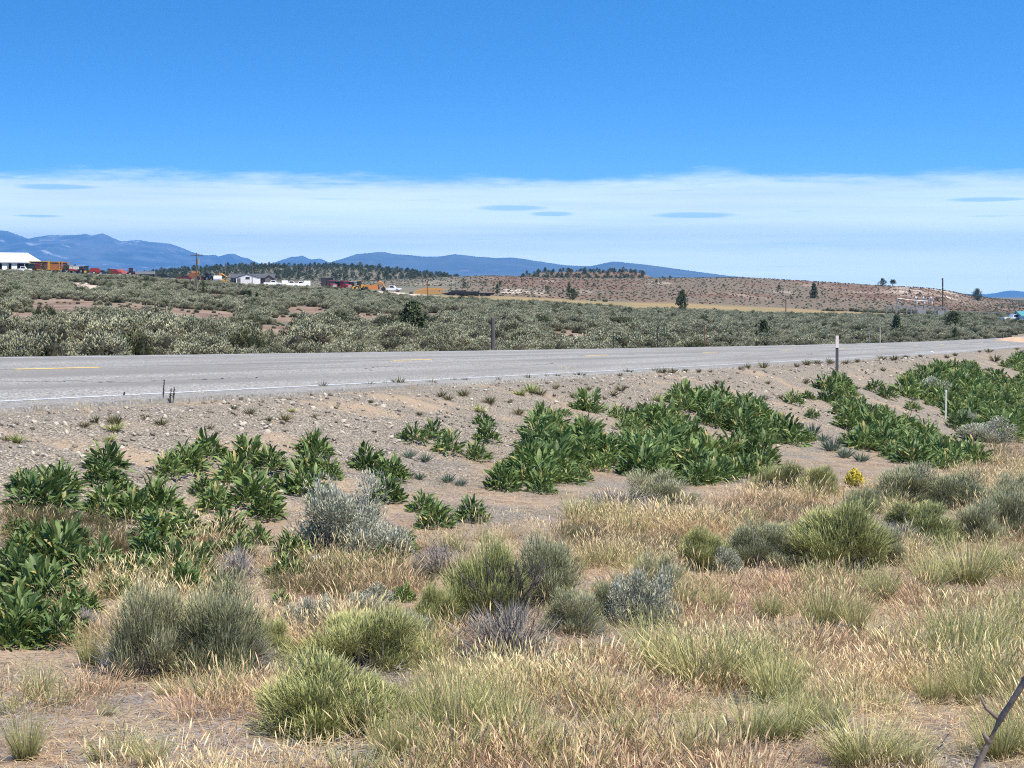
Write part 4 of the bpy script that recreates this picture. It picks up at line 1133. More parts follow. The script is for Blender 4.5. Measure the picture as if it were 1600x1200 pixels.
shrub(K_RABG, 960, 965, 80, 60, rb, 'grey green rabbitbrush tucked beside the narrow upright sagebrush')
shrub(K_SAGE, 640, 1010, 80, 60, 'sagebrush', 'pale sagebrush behind the small green rabbitbrush')
shrub(K_RAB, 685, 985, 90, 75, rb, 'green rabbitbrush left of the open airy one')
shrub(K_RABG, 1375, 880, 90, 60, rb, 'grey rabbitbrush leaning on the biggest round one')
shrub(K_RABG, 1530, 845, 80, 60, rb, 'grey rabbitbrush beside the rounded one at the ditch')
shrub(K_RABG, 1350, 800, 70, 40, rb, 'small grey rabbitbrush just below the yellow flowers')
shrub(K_SAGE, 1130, 895, 60, 48, 'sagebrush', 'small pale sagebrush between the first two of the row')
shrub(K_RABG, 1590, 790, 70, 50, rb, 'grey rabbitbrush beyond the rounded one at the ditch')
shrub(K_RAB, 420, 1035, 80, 70, rb, 'green rabbitbrush between the large twins and the bright green one')
shrub(K_DEAD, 370, 905, 90, 50, 'dead_shrub', 'grey dead twig heap among the ditch plants')
shrub(K_DEAD, 950, 800, 130, 40, 'dead_shrub', 'flat grey dead twig heap below the large thicket')
shrub(K_DEAD, 690, 900, 90, 55, 'dead_shrub', 'grey dead twig heap right of the silvery sagebrush')
shrub(K_DEAD, 1170, 870, 60, 50, 'dead_shrub', 'bare silvery dead shrub in the rabbitbrush row')
shrub(K_DEAD, 1400, 850, 90, 40, 'dead_shrub', 'bare dead stems below the long grey rabbitbrush')
shrub(K_DEAD, 130, 985, 70, 40, 'dead_shrub', 'grey dead twig heap beside the largest ditch plants')
# dark bare stems of the airy rabbitbrush
def skeleton():
    p = gp(800, 985)
    mb = MB()
    def grow(b, d, L, r, lev):
        e = b + d * L; m = (b + e) / 2 + rng.normal(0, .03 * L, 3)
        mb.tube([b, m, e], [r, r * .8, r * .55], 5, rng.random(), cap=False)
        if lev:
            for _ in range(3):
                nd = d + rng.normal(0, .42, 3); nd[2] = abs(nd[2]) * 0.8 + 0.15; nd /= np.linalg.norm(nd)
                grow(e, nd, L * rng.uniform(.55, .8), r * .6, lev - 1)
    for a in range(5):
        d = np.array([math.cos(a * 1.3) * .45, math.sin(a * 1.3) * .3, 1.0]); d /= np.linalg.norm(d)
        grow(np.array([0.0, 0, -.03]), d, 0.20, 0.011, 3)
    o = mb.build('dead_shrub', M_darktwig); o.location = p
    tag(o, 'dark forked bare shrub standing in the airy rabbitbrush', 'shrub')
skeleton()
# yellow flowering plant
t = thing('flowering_plant', 'bright yellow flowering plant at the toe of the bank', 'plant', gp(1335, 762))
s = 30 * t.location[1] / F
mb = MB(); d = hemi(160, 0.3); blades(mb, d * 0.02, d, rng.uniform(.6, .95, 160) * s, np.full(160, .02), rng.normal(0, .1, 160), 2); mb.build('stem', M_rabbit, t)
mb = MB(); d = hemi(420, 0.25); flakes(mb, d * rng.uniform(.65, 1.0, 420)[:, None] * np.array([.55, .55, 1.0]) * s, 0.03); mb.build('blossom', M_yellow, t)

# grasses
def tuft_mesh(n, h0, h1, spread, width, lean, mat, head=0, name='grass_tuft', bend=0.25, segs=3):
    mb = MB()
    a = rng.uniform(0, 2 * math.pi, n); q = np.sqrt(rng.random(n))
    base = np.stack([spread * q * np.cos(a), spread * q * np.sin(a), np.full(n, -.01)], 1)
    d = np.stack([np.cos(a) * q * lean, np.sin(a) * q * lean, np.ones(n)], 1) + rng.normal(0, .16, (n, 3)) * lean
    L = rng.uniform(h0, h1, n)
    blades(mb, base, d, L, rng.uniform(.6, 1.3, n) * width, rng.uniform(0, 1, n) ** 2 * bend * 2.2, segs)
    if head:
        idx = rng.permutation(n)[:head]
        dn = d[idx] / np.linalg.norm(d[idx], axis=1, keepdims=True)
        m = len(idx)
        blades(mb, base[idx] + dn * (L[idx] * 0.95)[:, None], dn + rng.normal(0, .08, (m, 3)), rng.uniform(.04, .09, m), np.full(m, .0062), np.full(m, .15), 3, rng.uniform(.85, 1, m), flare=(0.4, 1.0, 0.8))
    me = mb.mesh(name); me.materials.append(mat); return me
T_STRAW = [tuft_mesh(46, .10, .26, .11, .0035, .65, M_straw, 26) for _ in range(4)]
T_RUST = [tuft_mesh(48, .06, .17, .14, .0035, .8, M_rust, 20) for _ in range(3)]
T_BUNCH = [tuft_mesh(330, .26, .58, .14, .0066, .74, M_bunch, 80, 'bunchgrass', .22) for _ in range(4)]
T_GREEN = [tuft_mesh(130, .14, .30, .12, .005, .6, M_bunch, 10, 'grass_tuft') for _ in range(2)]
BUNCH = [(1095,1080,190,112),(1030,1060,110,95),(1150,1075,120,100),(1175,1165,150,80),(1230,1160,110,75),(715,1170,150,150),(665,1150,100,130),(770,1160,110,130),(330,1100,75,60),(365,1085,60,55),(1500,1050,130,110),(1445,1050,100,95),(1545,1030,90,90),(1285,985,95,85),(1335,990,70,70),(1350,1195,170,85),(1420,1200,110,70),(1510,915,130,75),(1560,900,90,70),(1455,920,80,60),(235,1200,85,55),(60,1100,75,65),(140,1045,60,75),(720,930,70,60),(900,812,62,45),(930,815,50,40),(1000,905,60,45),(1560,1185,110,90),(1590,1120,80,80),(875,1090,70,55),(970,1170,80,60),(1050,1195,90,60),(860,1190,90,80),(610,1190,90,90),(420,1010,60,60),(450,1090,60,70),(1120,960,60,60),(1200,970,60,55),(1590,980,80,70),(1240,1080,70,60),(1380,935,70,55),(1270,915,60,45),(40,1190,80,90)]
for _ in range(26):
    bx_, by_ = rng.uniform(600, 1595), rng.uniform(915, 1198); q_ = np.interp(by_, [915, 1200], [55, 125]) * rng.uniform(.7, 1.25)
    BUNCH.append((bx_, by_, q_, q_ * rng.uniform(.62, .95)))
for i, (x, y, w, h) in enumerate(BUNCH):
    p = gp(x, y); o = link('bunchgrass', T_BUNCH[i % 4])
    o.location = p; sw = w * p[1] / F / 0.74; sh = h * p[1] / F / 0.44
    o.scale = (sw, sw, sh); o.rotation_euler = (0, 0, rng.uniform(0, 6.28))
    tag(o, 'yellow green feathery bunchgrass clump in the dry foreground grass', 'grass', 'bunchgrass clumps in the dry grass')
def dry_grass():
    P = []
    for y0, y1, sp in ((3.2, 9.5, 0.105), (9.5, 16, 0.125), (16, 45, 0.24)):
        P.append(jitter_pts(y0, y1, 0.40, sp, 4))
    P = np.concatenate(P)
    z = ground_z(P[:, 0], P[:, 1]); px, py = to_px(P[:, 0], P[:, 1], z)
    s, dd = road_sd(P[:, 0], P[:, 1])
    emb = z - natural(P[:, 0], P[:, 1])
    lim = np.interp(px, [0, 300, 500, 700, 850, 1000, 1200, 1400, 1600], [880, 900, 860, 850, 830, 790, 770, 760, 720])
    keep = (py > lim) & (emb < 0.18)
    dens = 0.85 + 2.4 * (fbm(P[:, 0] / 0.9, P[:, 1] / 1.2, 131, 3) - 0.40)
    bare = np.zeros(len(P))
    for cx, cyy, rx, ry in ((40, 1040, 130, 34), (350, 1165, 150, 40), (60, 1075, 60, 30), (640, 990, 60, 30), (700, 800, 90, 60), (880, 850, 70, 26), (400, 960, 50, 26), (230, 1120, 60, 40), (520, 1185, 90, 20)):
        bare = np.maximum(bare, sstep(1.4, 0.6, ((px - cx) / rx) ** 2 + ((py - cyy) / ry) ** 2))
    dens *= (1 - 0.94 * bare)
    dens *= np.interp(px, [0, 300, 700, 900], [0.6, 0.7, 1.0, 1.25])
    keep &= rng.random(len(P)) < dens
    for sx, sy, sw in SHR:
        dx = np.abs(P[:, 0] - sx); dyy = P[:, 1] - sy
        keep &= ~((dx < .42 * sw) & (dyy > -.42 * sw) & (dyy < .4 * sw))
        keep &= ~((dx < .5 * sw) & (dyy > -.42 * sw - .3) & (dyy <= 0) & (rng.random(len(P)) < .72))
    P, z, px, py = P[keep], z[keep], px[keep], py[keep]
    n = len(P)
    kn = fbm(P[:, 0] / 1.1, P[:, 1] / 1.5, 141, 3) + rng.normal(0, .07, n)
    var = np.where(kn < 0.545, rng.integers(4, 7, n), rng.integers(0, 4, n))
    grn = rng.random(n) < 0.05; var[grn] = 7 + rng.integers(0, 2, grn.sum())
    sc = rng.uniform(0.45, 1.0, n) * (0.45 + 1.1 * sstep(.3, .7, fbm(P[:, 0] / .55, P[:, 1] / .7, 151, 2))) * np.interp(P[:, 1], [3, 10, 20, 45], [0.66, 0.76, 1.0, 1.4])
    return np.column_stack([P, z]), var, sc
GP_, GV, GS = dry_grass()
allt = T_STRAW + T_RUST + T_GREEN
px_, py_ = to_px(GP_[:, 0], GP_[:, 1], GP_[:, 2])
vis = np.nonzero((px_ > 10) & (px_ < 1590) & (py_ < 1195))[0]
big = vis[np.argsort(-(GS / GP_[:, 1])[vis])]
gfirst = {}; cnt = {0: 0, 1: 0, 2: 0}; used = np.zeros(len(GP_), bool)
for i in big:
    k = int(GV[i]); c = 0 if k < 4 else 1 if k < 7 else 2
    if cnt[c] >= (150, 90, 40)[c]: continue
    cnt[c] += 1; used[i] = True
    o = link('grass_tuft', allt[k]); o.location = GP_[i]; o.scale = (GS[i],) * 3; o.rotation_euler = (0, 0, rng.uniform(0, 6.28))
    tag(o, ('dry straw coloured grass tuft in the foreground', 'short rusty red grass tuft in the foreground', 'fresh green grass tuft in the foreground')[c], 'grass',
        ('straw grass tufts', 'rusty grass tufts', 'green grass tufts')[c])
    gfirst.setdefault(k, o)
gk = sorted(gfirst); gm = {k: i for i, k in enumerate(gk)}
ix = np.nonzero(~used)[0]
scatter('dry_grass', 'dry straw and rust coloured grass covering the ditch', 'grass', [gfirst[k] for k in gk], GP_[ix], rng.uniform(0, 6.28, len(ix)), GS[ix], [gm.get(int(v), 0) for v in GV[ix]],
        tilt=rng.normal(0, .12, (len(ix), 2)))
# broken straw and twigs lying on the soil
def litter_mesh(mat, L0, L1):
    mb = MB(); m = 46
    b = np.stack([rng.uniform(-.16, .16, m), rng.uniform(-.16, .16, m), rng.uniform(.002, .022, m)], 1)
    a = rng.uniform(0, 6.28, m); d = np.stack([np.cos(a), np.sin(a), rng.normal(0, .12, m)], 1)
    blades(mb, b, d, rng.uniform(L0, L1, m), rng.uniform(.002, .0045, m), rng.normal(0, .1, m), 2, face=a + 1.57)
    me = mb.mesh('straw_litter'); me.materials.append(mat); return me
lit = []
for k, (mt, l0, l1) in enumerate(((M_straw, .05, .14), (M_twig, .05, .16), (M_darktwig, .03, .10))):
    o = link('straw_litter', litter_mesh(mt, l0, l1)); q = gp(300 + 60 * k, 1150 + 12 * k); o.location = q
    tag(o, ('pale broken straw lying on the bare sand', 'grey broken twigs lying on the bare sand', 'dark broken twigs lying on the bare sand')[k], 'litter'); lit.append(o)
LP = np.concatenate([jitter_pts(3.4, 11, .4, .20, 8), jitter_pts(11, 30, .4, .25, 9)])
lz = ground_z(LP[:, 0], LP[:, 1]); le = lz - natural(LP[:, 0], LP[:, 1]); ls_, ld_ = road_sd(LP[:, 0], LP[:, 1])
lk = (ld_ < -NEAR_E - 1.5) & (le < .5 * rng.random(len(LP)) ** 2 + .05) & (rng.random(len(LP)) < .8)
LP = np.column_stack([LP[lk], lz[lk]]); nL = len(LP)
scatter('soil_litter', 'broken straw and twigs strewn over the ditch soil', 'litter', lit, LP, rng.uniform(0, 6.28, nL), rng.uniform(.7, 1.4, nL), rng.choice(3, nL, p=[.45, .35, .2]))
# rusty olive weeds in the ditch
def ditch_weeds():
    P = []
    for cx, cyy, rx, ry, n in ((110, 850, 100, 40, 230), (560, 912, 110, 28, 170), (960, 855, 110, 34, 220), (1540, 725, 80, 22, 260), (1580, 690, 40, 25, 160), (60, 815, 60, 20, 60), (330, 870, 60, 40, 90), (1200, 800, 90, 20, 120), (470, 900, 60, 30, 90), (1360, 690, 30, 14, 60)):
        for _ in range(n):
            a = rng.uniform(0, 6.28); q = math.sqrt(rng.random())
            p = gp(cx + rx * q * math.cos(a), cyy + ry * q * math.sin(a)); P.append(p)
    return np.array(P)
WP = ditch_weeds()
T_WEED = [tuft_mesh(60, .05, .17, .09, .004, .6, M_weed, 0, 'weed_tuft') for _ in range(2)]
wo = []
for k in range(2):
    for q in range(20):
        i = q * 2 + k
        o = link('weed_tuft', T_WEED[k]); o.location = WP[i * 11]; o.rotation_euler = (0, 0, rng.uniform(0, 6.28))
        tag(o, 'olive brown weed tuft in the ditch beside the broad leaved plants', 'weed', 'weeds in the ditch'); wo.append(o)
msk = np.ones(len(WP), bool); msk[[i * 11 for i in range(40)]] = False
WP2 = WP[msk]; nW = len(WP2)
mixs = [wo[0], wo[20], gfirst[gk[4]], gfirst[gk[0]]]
scatter('ditch_weeds', 'olive and rusty weeds matted along the ditch', 'weeds', mixs, WP2, rng.uniform(0, 6.28, nW), rng.uniform(.5, 1.1, nW), rng.choice(4, nW, p=[.42, .42, .12, .04]))

# small weeds on the gravel bank
def herb_mesh(n, h, r, mat, width=.02):
    mb = MB(); d = hemi(n, 0.15); d[:, 2] += 0.4
    b = d * np.array([r * .3, r * .3, 0]); b[:, 2] = 0
    blades(mb, b, d, rng.uniform(.5, 1, n) * h, rng.uniform(.6, 1.2, n) * width, rng.normal(.05, .1, n), 2, flare=(0.6, 1.0))
    me = mb.mesh('bank_weed'); me.materials.append(mat); return me
HERB = [herb_mesh(60 + 14 * (k % 3), .22 + .05 * (k % 2), .16, (M_weed, M_weed, M_rabbit, M_weed, M_herb)[k], .016) for k in range(5)]
def weed(x, y, w, k=None, label='small olive weed on the gravel road bank', group='small weeds on the road bank', name='bank_weed'):
    p = gp(x, y); k = rng.integers(0, 4) if k is None else k
    o = link(name, HERB[k]); o.location = p; s = w * p[1] / F / 0.34
    o.scale = (s, s, s * rng.uniform(.7, 1.1)); o.rotation_euler = (0, 0, rng.uniform(0, 6.28))
    return tag(o, label, 'weed', group)
WEEDS = [(28,692,34,2),(10,690,20,3),(180,665,30,1),(178,675,36,2),(148,660,22,0),(132,668,24,3),(172,692,26,2),(252,665,26,3),(228,655,18,0),(366,640,18,0),(390,648,24,3),(328,672,18,3),(418,658,22,0),(445,658,28,1),(456,645,18,2),(494,654,16,0),(525,640,12,0),(700,625,22,3),(690,620,18,1),(725,620,24,3),(765,632,24,1),(795,630,18,0),(750,645,26,2),(830,615,34,2),(812,618,26,2),(845,618,22,3),(868,608,20,0),(898,622,22,1),(920,610,16,0),(960,620,20,1),(972,612,22,3),(945,625,14,0),(1000,640,16,1),(810,650,20,1),(1028,628,26,2),(1180,640,20,0),(1195,625,18,0),(1260,600,16,1),(1315,612,20,1),(1340,608,16,0),(1436,575,24,0),(1415,560,14,1),(1380,580,14,0),(1545,580,20,0),(1555,565,22,1),(1480,560,14,0),(1220,625,16,1),(1200,600,14,0),(1120,600,14,1),(1055,612,12,0),(655,650,16,1),(580,630,14,0),(640,745,20,4),(655,750,22,4),(700,755,24,4),(720,760,22,4),(640,715,26,4),(665,722,22,4),(1270,680,30,4),(1300,705,36,4),(1320,715,32,4),(1345,722,30,4),(1285,690,26,4),(1360,700,24,4)]
for x, y, w, k in WEEDS:
    if k == 4: weed(x, y, w * 1.3, 4, 'low blue green herb mat on the bare lower bank', 'blue green herbs on the bank')
    else: weed(x, y, w, k)
for x in list(range(410, 1590, 19)):
    e = np.interp(x, [0, 400, 800, 1200, 1310, 1450, 1600], [637, 612, 592, 573, 565, 555, 543])
    if rng.random() < 0.72:
        weed(x + rng.uniform(-8, 8), e + rng.uniform(1.0, 5), rng.uniform(10, 24) * np.interp(x, [400, 1600], [1.1, .8]), int(rng.integers(0, 2)),
             'dark weed along the broken edge of the asphalt', 'dark weeds along the asphalt edge')
for i, (x, y, w, h) in enumerate([(60,642,26,20),(138,646,34,24),(175,632,24,18),(212,632,24,18),(315,625,30,20),(125,640,20,18),(452,612,16,22),(643,608,22,22),(885,590,26,24),(812,592,16,14),(1168,572,14,16),(1265,566,12,12)]):
    p = gp(x, y); o = link('grass_tuft', T_STRAW[i % 4]); o.location = p
    o.scale = (w * p[1] / F / .42, w * p[1] / F / .42, h * p[1] / F / .30); tag(o, 'pale straw grass tuft at the edge of the asphalt', 'grass', 'straw tufts at the asphalt edge')
# dry dock stalks at the asphalt edge
t = thing('dry_stalks', 'dark dry flower stalks at the edge of the asphalt', 'plant', gp(258, 630))
for dx, h in ((-0.03, 0.30), (0.06, 0.17), (0.10, 0.19), (-0.55, 0.14)):
    mb = MB(); mb.tube([(dx, 0, -.02), (dx + .01, 0, h * .6), (dx + .02, 0, h)], [.006, .008, .004], 5, .2)
    for z in np.linspace(.35, 1, 12): flakes(mb, np.array([[dx + .02 * z, 0, h * z]]) + rng.normal(0, .006, (5, 3)), .012)
    mb.build('stalk', M_darktwig, t)

# stones
def stone_mesh(seed, name='stone'):
    import bmesh
    bm = bmesh.new(); bmesh.ops.create_icosphere(bm, subdivisions=1, radius=0.5)
    r_ = random.Random(seed)
    for v in bm.verts:
        v.co *= r_.uniform(.7, 1.15); v.co.z *= .62
    me = bpy.data.meshes.new(name); bm.to_mesh(me); bm.free(); return me
def stone_mat():
    m, nn, ll = new_mat('broken_stone')
    out = N(nn, 'ShaderNodeOutputMaterial'); p = N(nn, 'ShaderNodeBsdfPrincipled'); oi = N(nn, 'ShaderNodeObjectInfo')
    c = mixc(nn, ll, (0.19, 0.162, 0.125), (0.46, 0.40, 0.315), rmp(nn, ll, oi.outputs['Random'], 0.05, 1.0))
    ll.new(c, p.inputs['Base Color']); p.inputs['Roughness'].default_value = .9; p.inputs['Specular IOR Level'].default_value = .2
    ll.new(p.outputs[0], out.inputs['Surface']); return m
M_stone = stone_mat(); M_palestone = plain_mat('pale_stone', (0.66, 0.60, 0.50), .9)
ST = []
for k in range(4):
    me = stone_mesh(k); me.materials.append(M_palestone if k == 3 else M_stone); ST.append(me)
def stone(x, y, w, k, label):
    p = gp(x, y); o = link('stone', ST[k]); s = w * p[1] / F; o.location = p + np.array([0, 0, .15 * s]); o.scale = (s, s, s)
    o.rotation_euler = (0, 0, x); return tag(o, label, 'stone')
s0 = stone(58, 712, 9, 0, 'dark small stone on the bank above the first broad leaved plant')
s1 = stone(300, 638, 8, 1, 'flat stone near the dry stalks at the road edge')
s2 = stone(700, 680, 6, 2, 'grey stone on the bank by the plant pair')
stone(737, 626, 7, 3, 'small whitish stone below the asphalt edge')
stone(1456, 553, 10, 3, 'pale boulder at the asphalt edge beyond the marker post')
stone(1264, 566, 8, 3, 'pale stone at the asphalt edge before the marker post')
def pebbles():
    P = np.concatenate([jitter_pts(12, 24, .40, .085, 5), jitter_pts(24, 40, .36, .13, 6), jitter_pts(40, 75, .36, .24, 7)])
    s, dd = road_sd(P[:, 0], P[:, 1])
    z = ground_z(P[:, 0], P[:, 1]); emb = z - natural(P[:, 0], P[:, 1])
    keep = (dd < -NEAR_E - .1) & (dd > -13) & (emb > 0.06 + .25 * rng.random(len(P)) ** 2) & (rng.random(len(P)) < .62)
    P, z = P[keep], z[keep]; n = len(P)
    sc = (0.013 + 0.075 * rng.random(n) ** 5.0) * np.interp(P[:, 1], [12, 24, 40, 75], [1, 1.15, 1.5, 2.2])
    return np.column_stack([P, z + .1 * sc]), sc
PP, PS = pebbles()
scatter('gravel', 'loose broken gravel covering the road bank', 'gravel', [s0, s1, s2], PP, rng.uniform(0, 6.28, len(PP)), PS, rng.integers(0, 3, len(PP)), tilt=rng.normal(0, .5, (len(PP), 2)))
# litter, stake, stick
p = gp(496, 880); mb = MB()
d = rng.normal(size=(14, 3)); d /= np.linalg.norm(d, axis=1, keepdims=True)
V = []
for a in range(9):
    for b in range(5): V.append((a * .012 - .05, b * .013 - .03 + .006 * math.sin(a), .03 + .016 * math.sin(a * 1.3 + b) + .012 * math.cos(b * 2.1)))
Q = [(a * 5 + b, (a + 1) * 5 + b, (a + 1) * 5 + b + 1, a * 5 + b + 1) for a in range(8) for b in range(4)]
mb.add(V, np.array(Q)); o = mb.build('litter', plain_mat('white_plastic', (.8, .8, .78), .4)); o.location = p; o.scale = (1.1, 1.1, 1.1)
sm = o.modifiers.new('thick', 'SOLIDIFY'); sm.thickness = .003
tag(o, 'crumpled white plastic scrap below the silvery sagebrush', 'litter')
def dead_stick():
    t = thing('dead_branch', 'grey dead knobbly branch rising beside the photographer', 'branch', (0.50, 1.72, gz(.50, 1.72)))
    pts = []
    for px, py, Z in ((1525, 1200, 1.72), (1545, 1160, 1.72), (1562, 1125, 1.715), (1580, 1098, 1.71), (1601, 1064, 1.70), (1640, 1010, 1.69), (1660, 950, 1.69)):
        pts.append(np.array([(px - 800) / F * Z - .50, Z - 1.72, EYE - (py - HZ) / F * Z - t.location[2]]))
    low = [np.array([-.02, .01, -.05]), np.array([-.05, .02, .3]), np.array([-.02, .01, .7])]
    mb = MB(); mb.tube(low + pts, [.011, .010, .009] + [.0038, .0033, .0036, .0031, .0036, .0025, .002], 8)
    for q in (1, 2, 4): mb.tube([pts[q], pts[q] + np.array([.006 * (-1) ** q, 0, .010])], [.0045, .002], 6)
    mb.build('stem', M_stick, t, smooth=True)
    mb = MB(); mb.tube([pts[2], pts[2] + np.array([-.014, .004, .012]), pts[2] + np.array([-.022, .004, .028])], [.003, .002, .001], 6)
    mb.build('twig', M_stick, t, smooth=True)
M_stick = plain_mat('dead_wood', (.21, .165, .13), .9, scale=60, vary=.3)
dead_stick()

# ------------------------------------------------------------------ farm, machines, poles, fences
def pm(name, c, **k): return plain_mat(name, c, **k)
W = pm('white_paint', (.78, .78, .76), rough=.45); RED = pm('red_paint', (.27, .03, .025), rough=.5); DRED = pm('dark_red_paint', (.14, .02, .02), rough=.5)
BLK = pm('black_paint', (.022, .022, .024), rough=.45); GRN = pm('tractor_green', (.03, .16, .05), rough=.5); YEL = pm('machine_yellow', (.50, .29, .03), rough=.5)
ORG = pm('machine_orange', (.48, .18, .04), rough=.55); GRY = pm('grey_paint', (.28, .28, .28), rough=.6); TYR = pm('tyre_rubber', (.02, .02, .02), rough=.9)
GLS = pm('dark_glass', (.02, .025, .03), rough=.1, spec=.6); STL = pm('galvanised_steel', (.30, .30, .30), rough=.5, metal=.6); DWD = pm('weathered_wood', (.13, .095, .07), rough=.95)
RUST = pm('rusty_steel', (.22, .09, .05), rough=.9); ROOFW = pm('white_metal_roof', (.82, .83, .84), rough=.4); SHG = pm('grey_shingle', (.085, .085, .09), rough=.95)
SID = pm('grey_siding', (.16, .145, .13), rough=.9); WSID = pm('white_siding', (.74, .73, .70), rough=.7); TIM = pm('orange_timber', (.60, .30, .08), rough=.8); CRM = pm('cream_paint', (.62, .58, .48), rough=.6)
TEAL = pm('teal_roof', (.08, .28, .26), rough=.5)
def part(t, name, mat, *shapes):
    mb = MB()
    for s in shapes:
        k = s[0]
        if k == 'b': mb.box(s[1:4], s[4:7], ry=s[7] if len(s) > 7 else 0)
        elif k == 'w': mb.wheel(*s[1:6])
        elif k == 't': mb.tube(s[1], s[2], s[3] if len(s) > 3 else 6)
        elif k == 'p': mb.prism(s[1], s[2], s[3])
    return mb.build(name, mat, t)
def wheels(t, pos, r, w, rim=None):
    for x, y in pos:
        o = part(t, 'wheel', TYR, ('w', x, y, r, r, w))
        if rim: part(o, 'rim', rim, ('w', x, y, r, r * .5, w + .04))
def place(name, label, cat, px, Z, rz):
    return thing(name, label, cat, at(px, Z), R(rz))
def pickup(px, Z, rz, label, col_, cap=False, long_=False):
    t = place('pickup_truck', label, 'pickup', px, Z, rz)
    part(t, 'body', col_, ('p', [(-2.8, .5), (2.75, .5), (2.85, .95), (2.6, 1.12), (-2.8, 1.18)], -.95, .95))
    part(t, 'cab', col_, ('p', [(-.7, 1.17), (1.35, 1.10), (.75, 1.85), (-.5, 1.88)], -.86, .86))
    part(t, 'window', GLS, ('p', [(-.45, 1.26), (1.05, 1.22), (.66, 1.74), (-.36, 1.76)], -.88, .88))
    part(t, 'bumper', GRY, ('b', 2.86, 0, .62, .14, 1.8, .22), ('b', -2.86, 0, .62, .14, 1.8, .22))
    if cap: part(t, 'service_box', col_, ('b', -1.8, 0, 1.55, 1.95, 1.95, .9))
    wheels(t, [(x, y) for x in (-1.8, 1.85) for y in (-.86, .86)], .40, .28, GRY)
def car(px, Z, rz, label, col_):
    t = place('parked_car', label, 'car', px, Z, rz)
    part(t, 'body', col_, ('p', [(-2.3, .35), (2.3, .35), (2.35, .75), (1.2, .98), (-2.3, 1.02)], -.9, .9))
    part(t, 'cabin', col_, ('p', [(-1.9, 1.0), (1.1, .97), (.4, 1.5), (-1.5, 1.55)], -.78, .78))
    part(t, 'window', GLS, ('p', [(-1.65, 1.05), (.85, 1.03), (.32, 1.43), (-1.42, 1.45)], -.8, .8))
    wheels(t, [(x, y) for x in (-1.45, 1.45) for y in (-.8, .8)], .33, .24, GRY)
def tractor(px, Z, rz, label, body, cabroof, big=.85):
    t = place('tractor', label, 'tractor', px, Z, rz)
    part(t, 'bonnet', body, ('p', [(.1, .9), (2.1, .85), (2.15, 1.35), (.1, 1.6)], -.42, .42))
    part(t, 'chassis', BLK, ('b', .5, 0, .75, 3.0, .5, .4), ('t', [(1.5, .3, 1.3), (1.5, .3, 2.2)], .05))
    part(t, 'cab', GLS, ('p', [(-1.2, 1.1), (.15, 1.1), (.25, 2.5), (-1.1, 2.5)], -.7, .7))
    part(t, 'cab_roof', cabroof, ('b', -.45, 0, 2.58, 1.6, 1.6, .16))
    part(t, 'fender', body, ('b', -.8, .85, 1.75, 1.3, .4, .1), ('b', -.8, -.85, 1.75, 1.3, .4, .1))
    wheels(t, [(-.8, .9), (-.8, -.9)], big, .5, YEL if body == GRN else GRY); wheels(t, [(1.55, .75), (1.55, -.75)], .5, .35, YEL if body == GRN else GRY)
def dump_truck(px, Z, rz, label, cabm, boxm, h=2.9):
    t = place('dump_truck', label, 'truck', px, Z, rz)
    part(t, 'chassis', BLK, ('b', 0, 0, .85, 7.6, .9, .3))
    part(t, 'hood', cabm, ('p', [(2.3, .7), (3.9, .7), (3.9, 1.5), (2.3, 1.9)], -1.0, 1.0))
    part(t, 'grille', GRY, ('b', 3.93, 0, 1.15, .06, 1.2, .75))
    part(t, 'cab', cabm, ('p', [(.7, .7), (2.35, .7), (2.35, 1.9), (2.1, 2.75), (.7, 2.8)], -1.15, 1.15))
    part(t, 'window', GLS, ('p', [(1.0, 1.85), (2.38, 1.9), (2.17, 2.6), (1.0, 2.62)], -1.17, 1.17))
    part(t, 'dump_box', boxm, ('p', [(-3.9, 1.1), (.45, 1.1), (.55, h), (-3.7, h)], -1.22, 1.22))
    part(t, 'exhaust_stack', STL, ('t', [(.6, 1.0, 1.2), (.6, 1.0, 3.5)], .09))
    wheels(t, [(x, y) for x in (-3.0, -1.7, 3.1) for y in (-1.0, 1.0)], .52, .4, GRY)
def flat_trailer(px, Z, rz, label, L, deckm, h=1.0, load=None, side=0.0):
    t = place('flatbed_trailer', label, 'trailer', px, Z, rz)
    part(t, 'deck', deckm, ('b', 0, 0, h, L, 2.5, .22))
    part(t, 'frame', BLK, ('b', 0, .5, h - .25, L * .96, .14, .28), ('b', 0, -.5, h - .25, L * .96, .14, .28))
    if side: part(t, 'side_board', deckm, ('b', 0, 1.2, h + side / 2, L * .98, .08, side), ('b', 0, -1.2, h + side / 2, L * .98, .08, side), ('b', -L * .49, 0, h + side / 2, .08, 2.4, side))
    if load: part(t, 'load', load, ('b', -L * .1, 0, h + .32, L * .6, 2.0, .4), ('b', -L * .2, 0, h + .7, L * .3, 1.6, .3))
    wheels(t, [(x, y) for x in (-L * .40, -L * .32, L * .36) for y in (-.95, .95)], .45, .35)
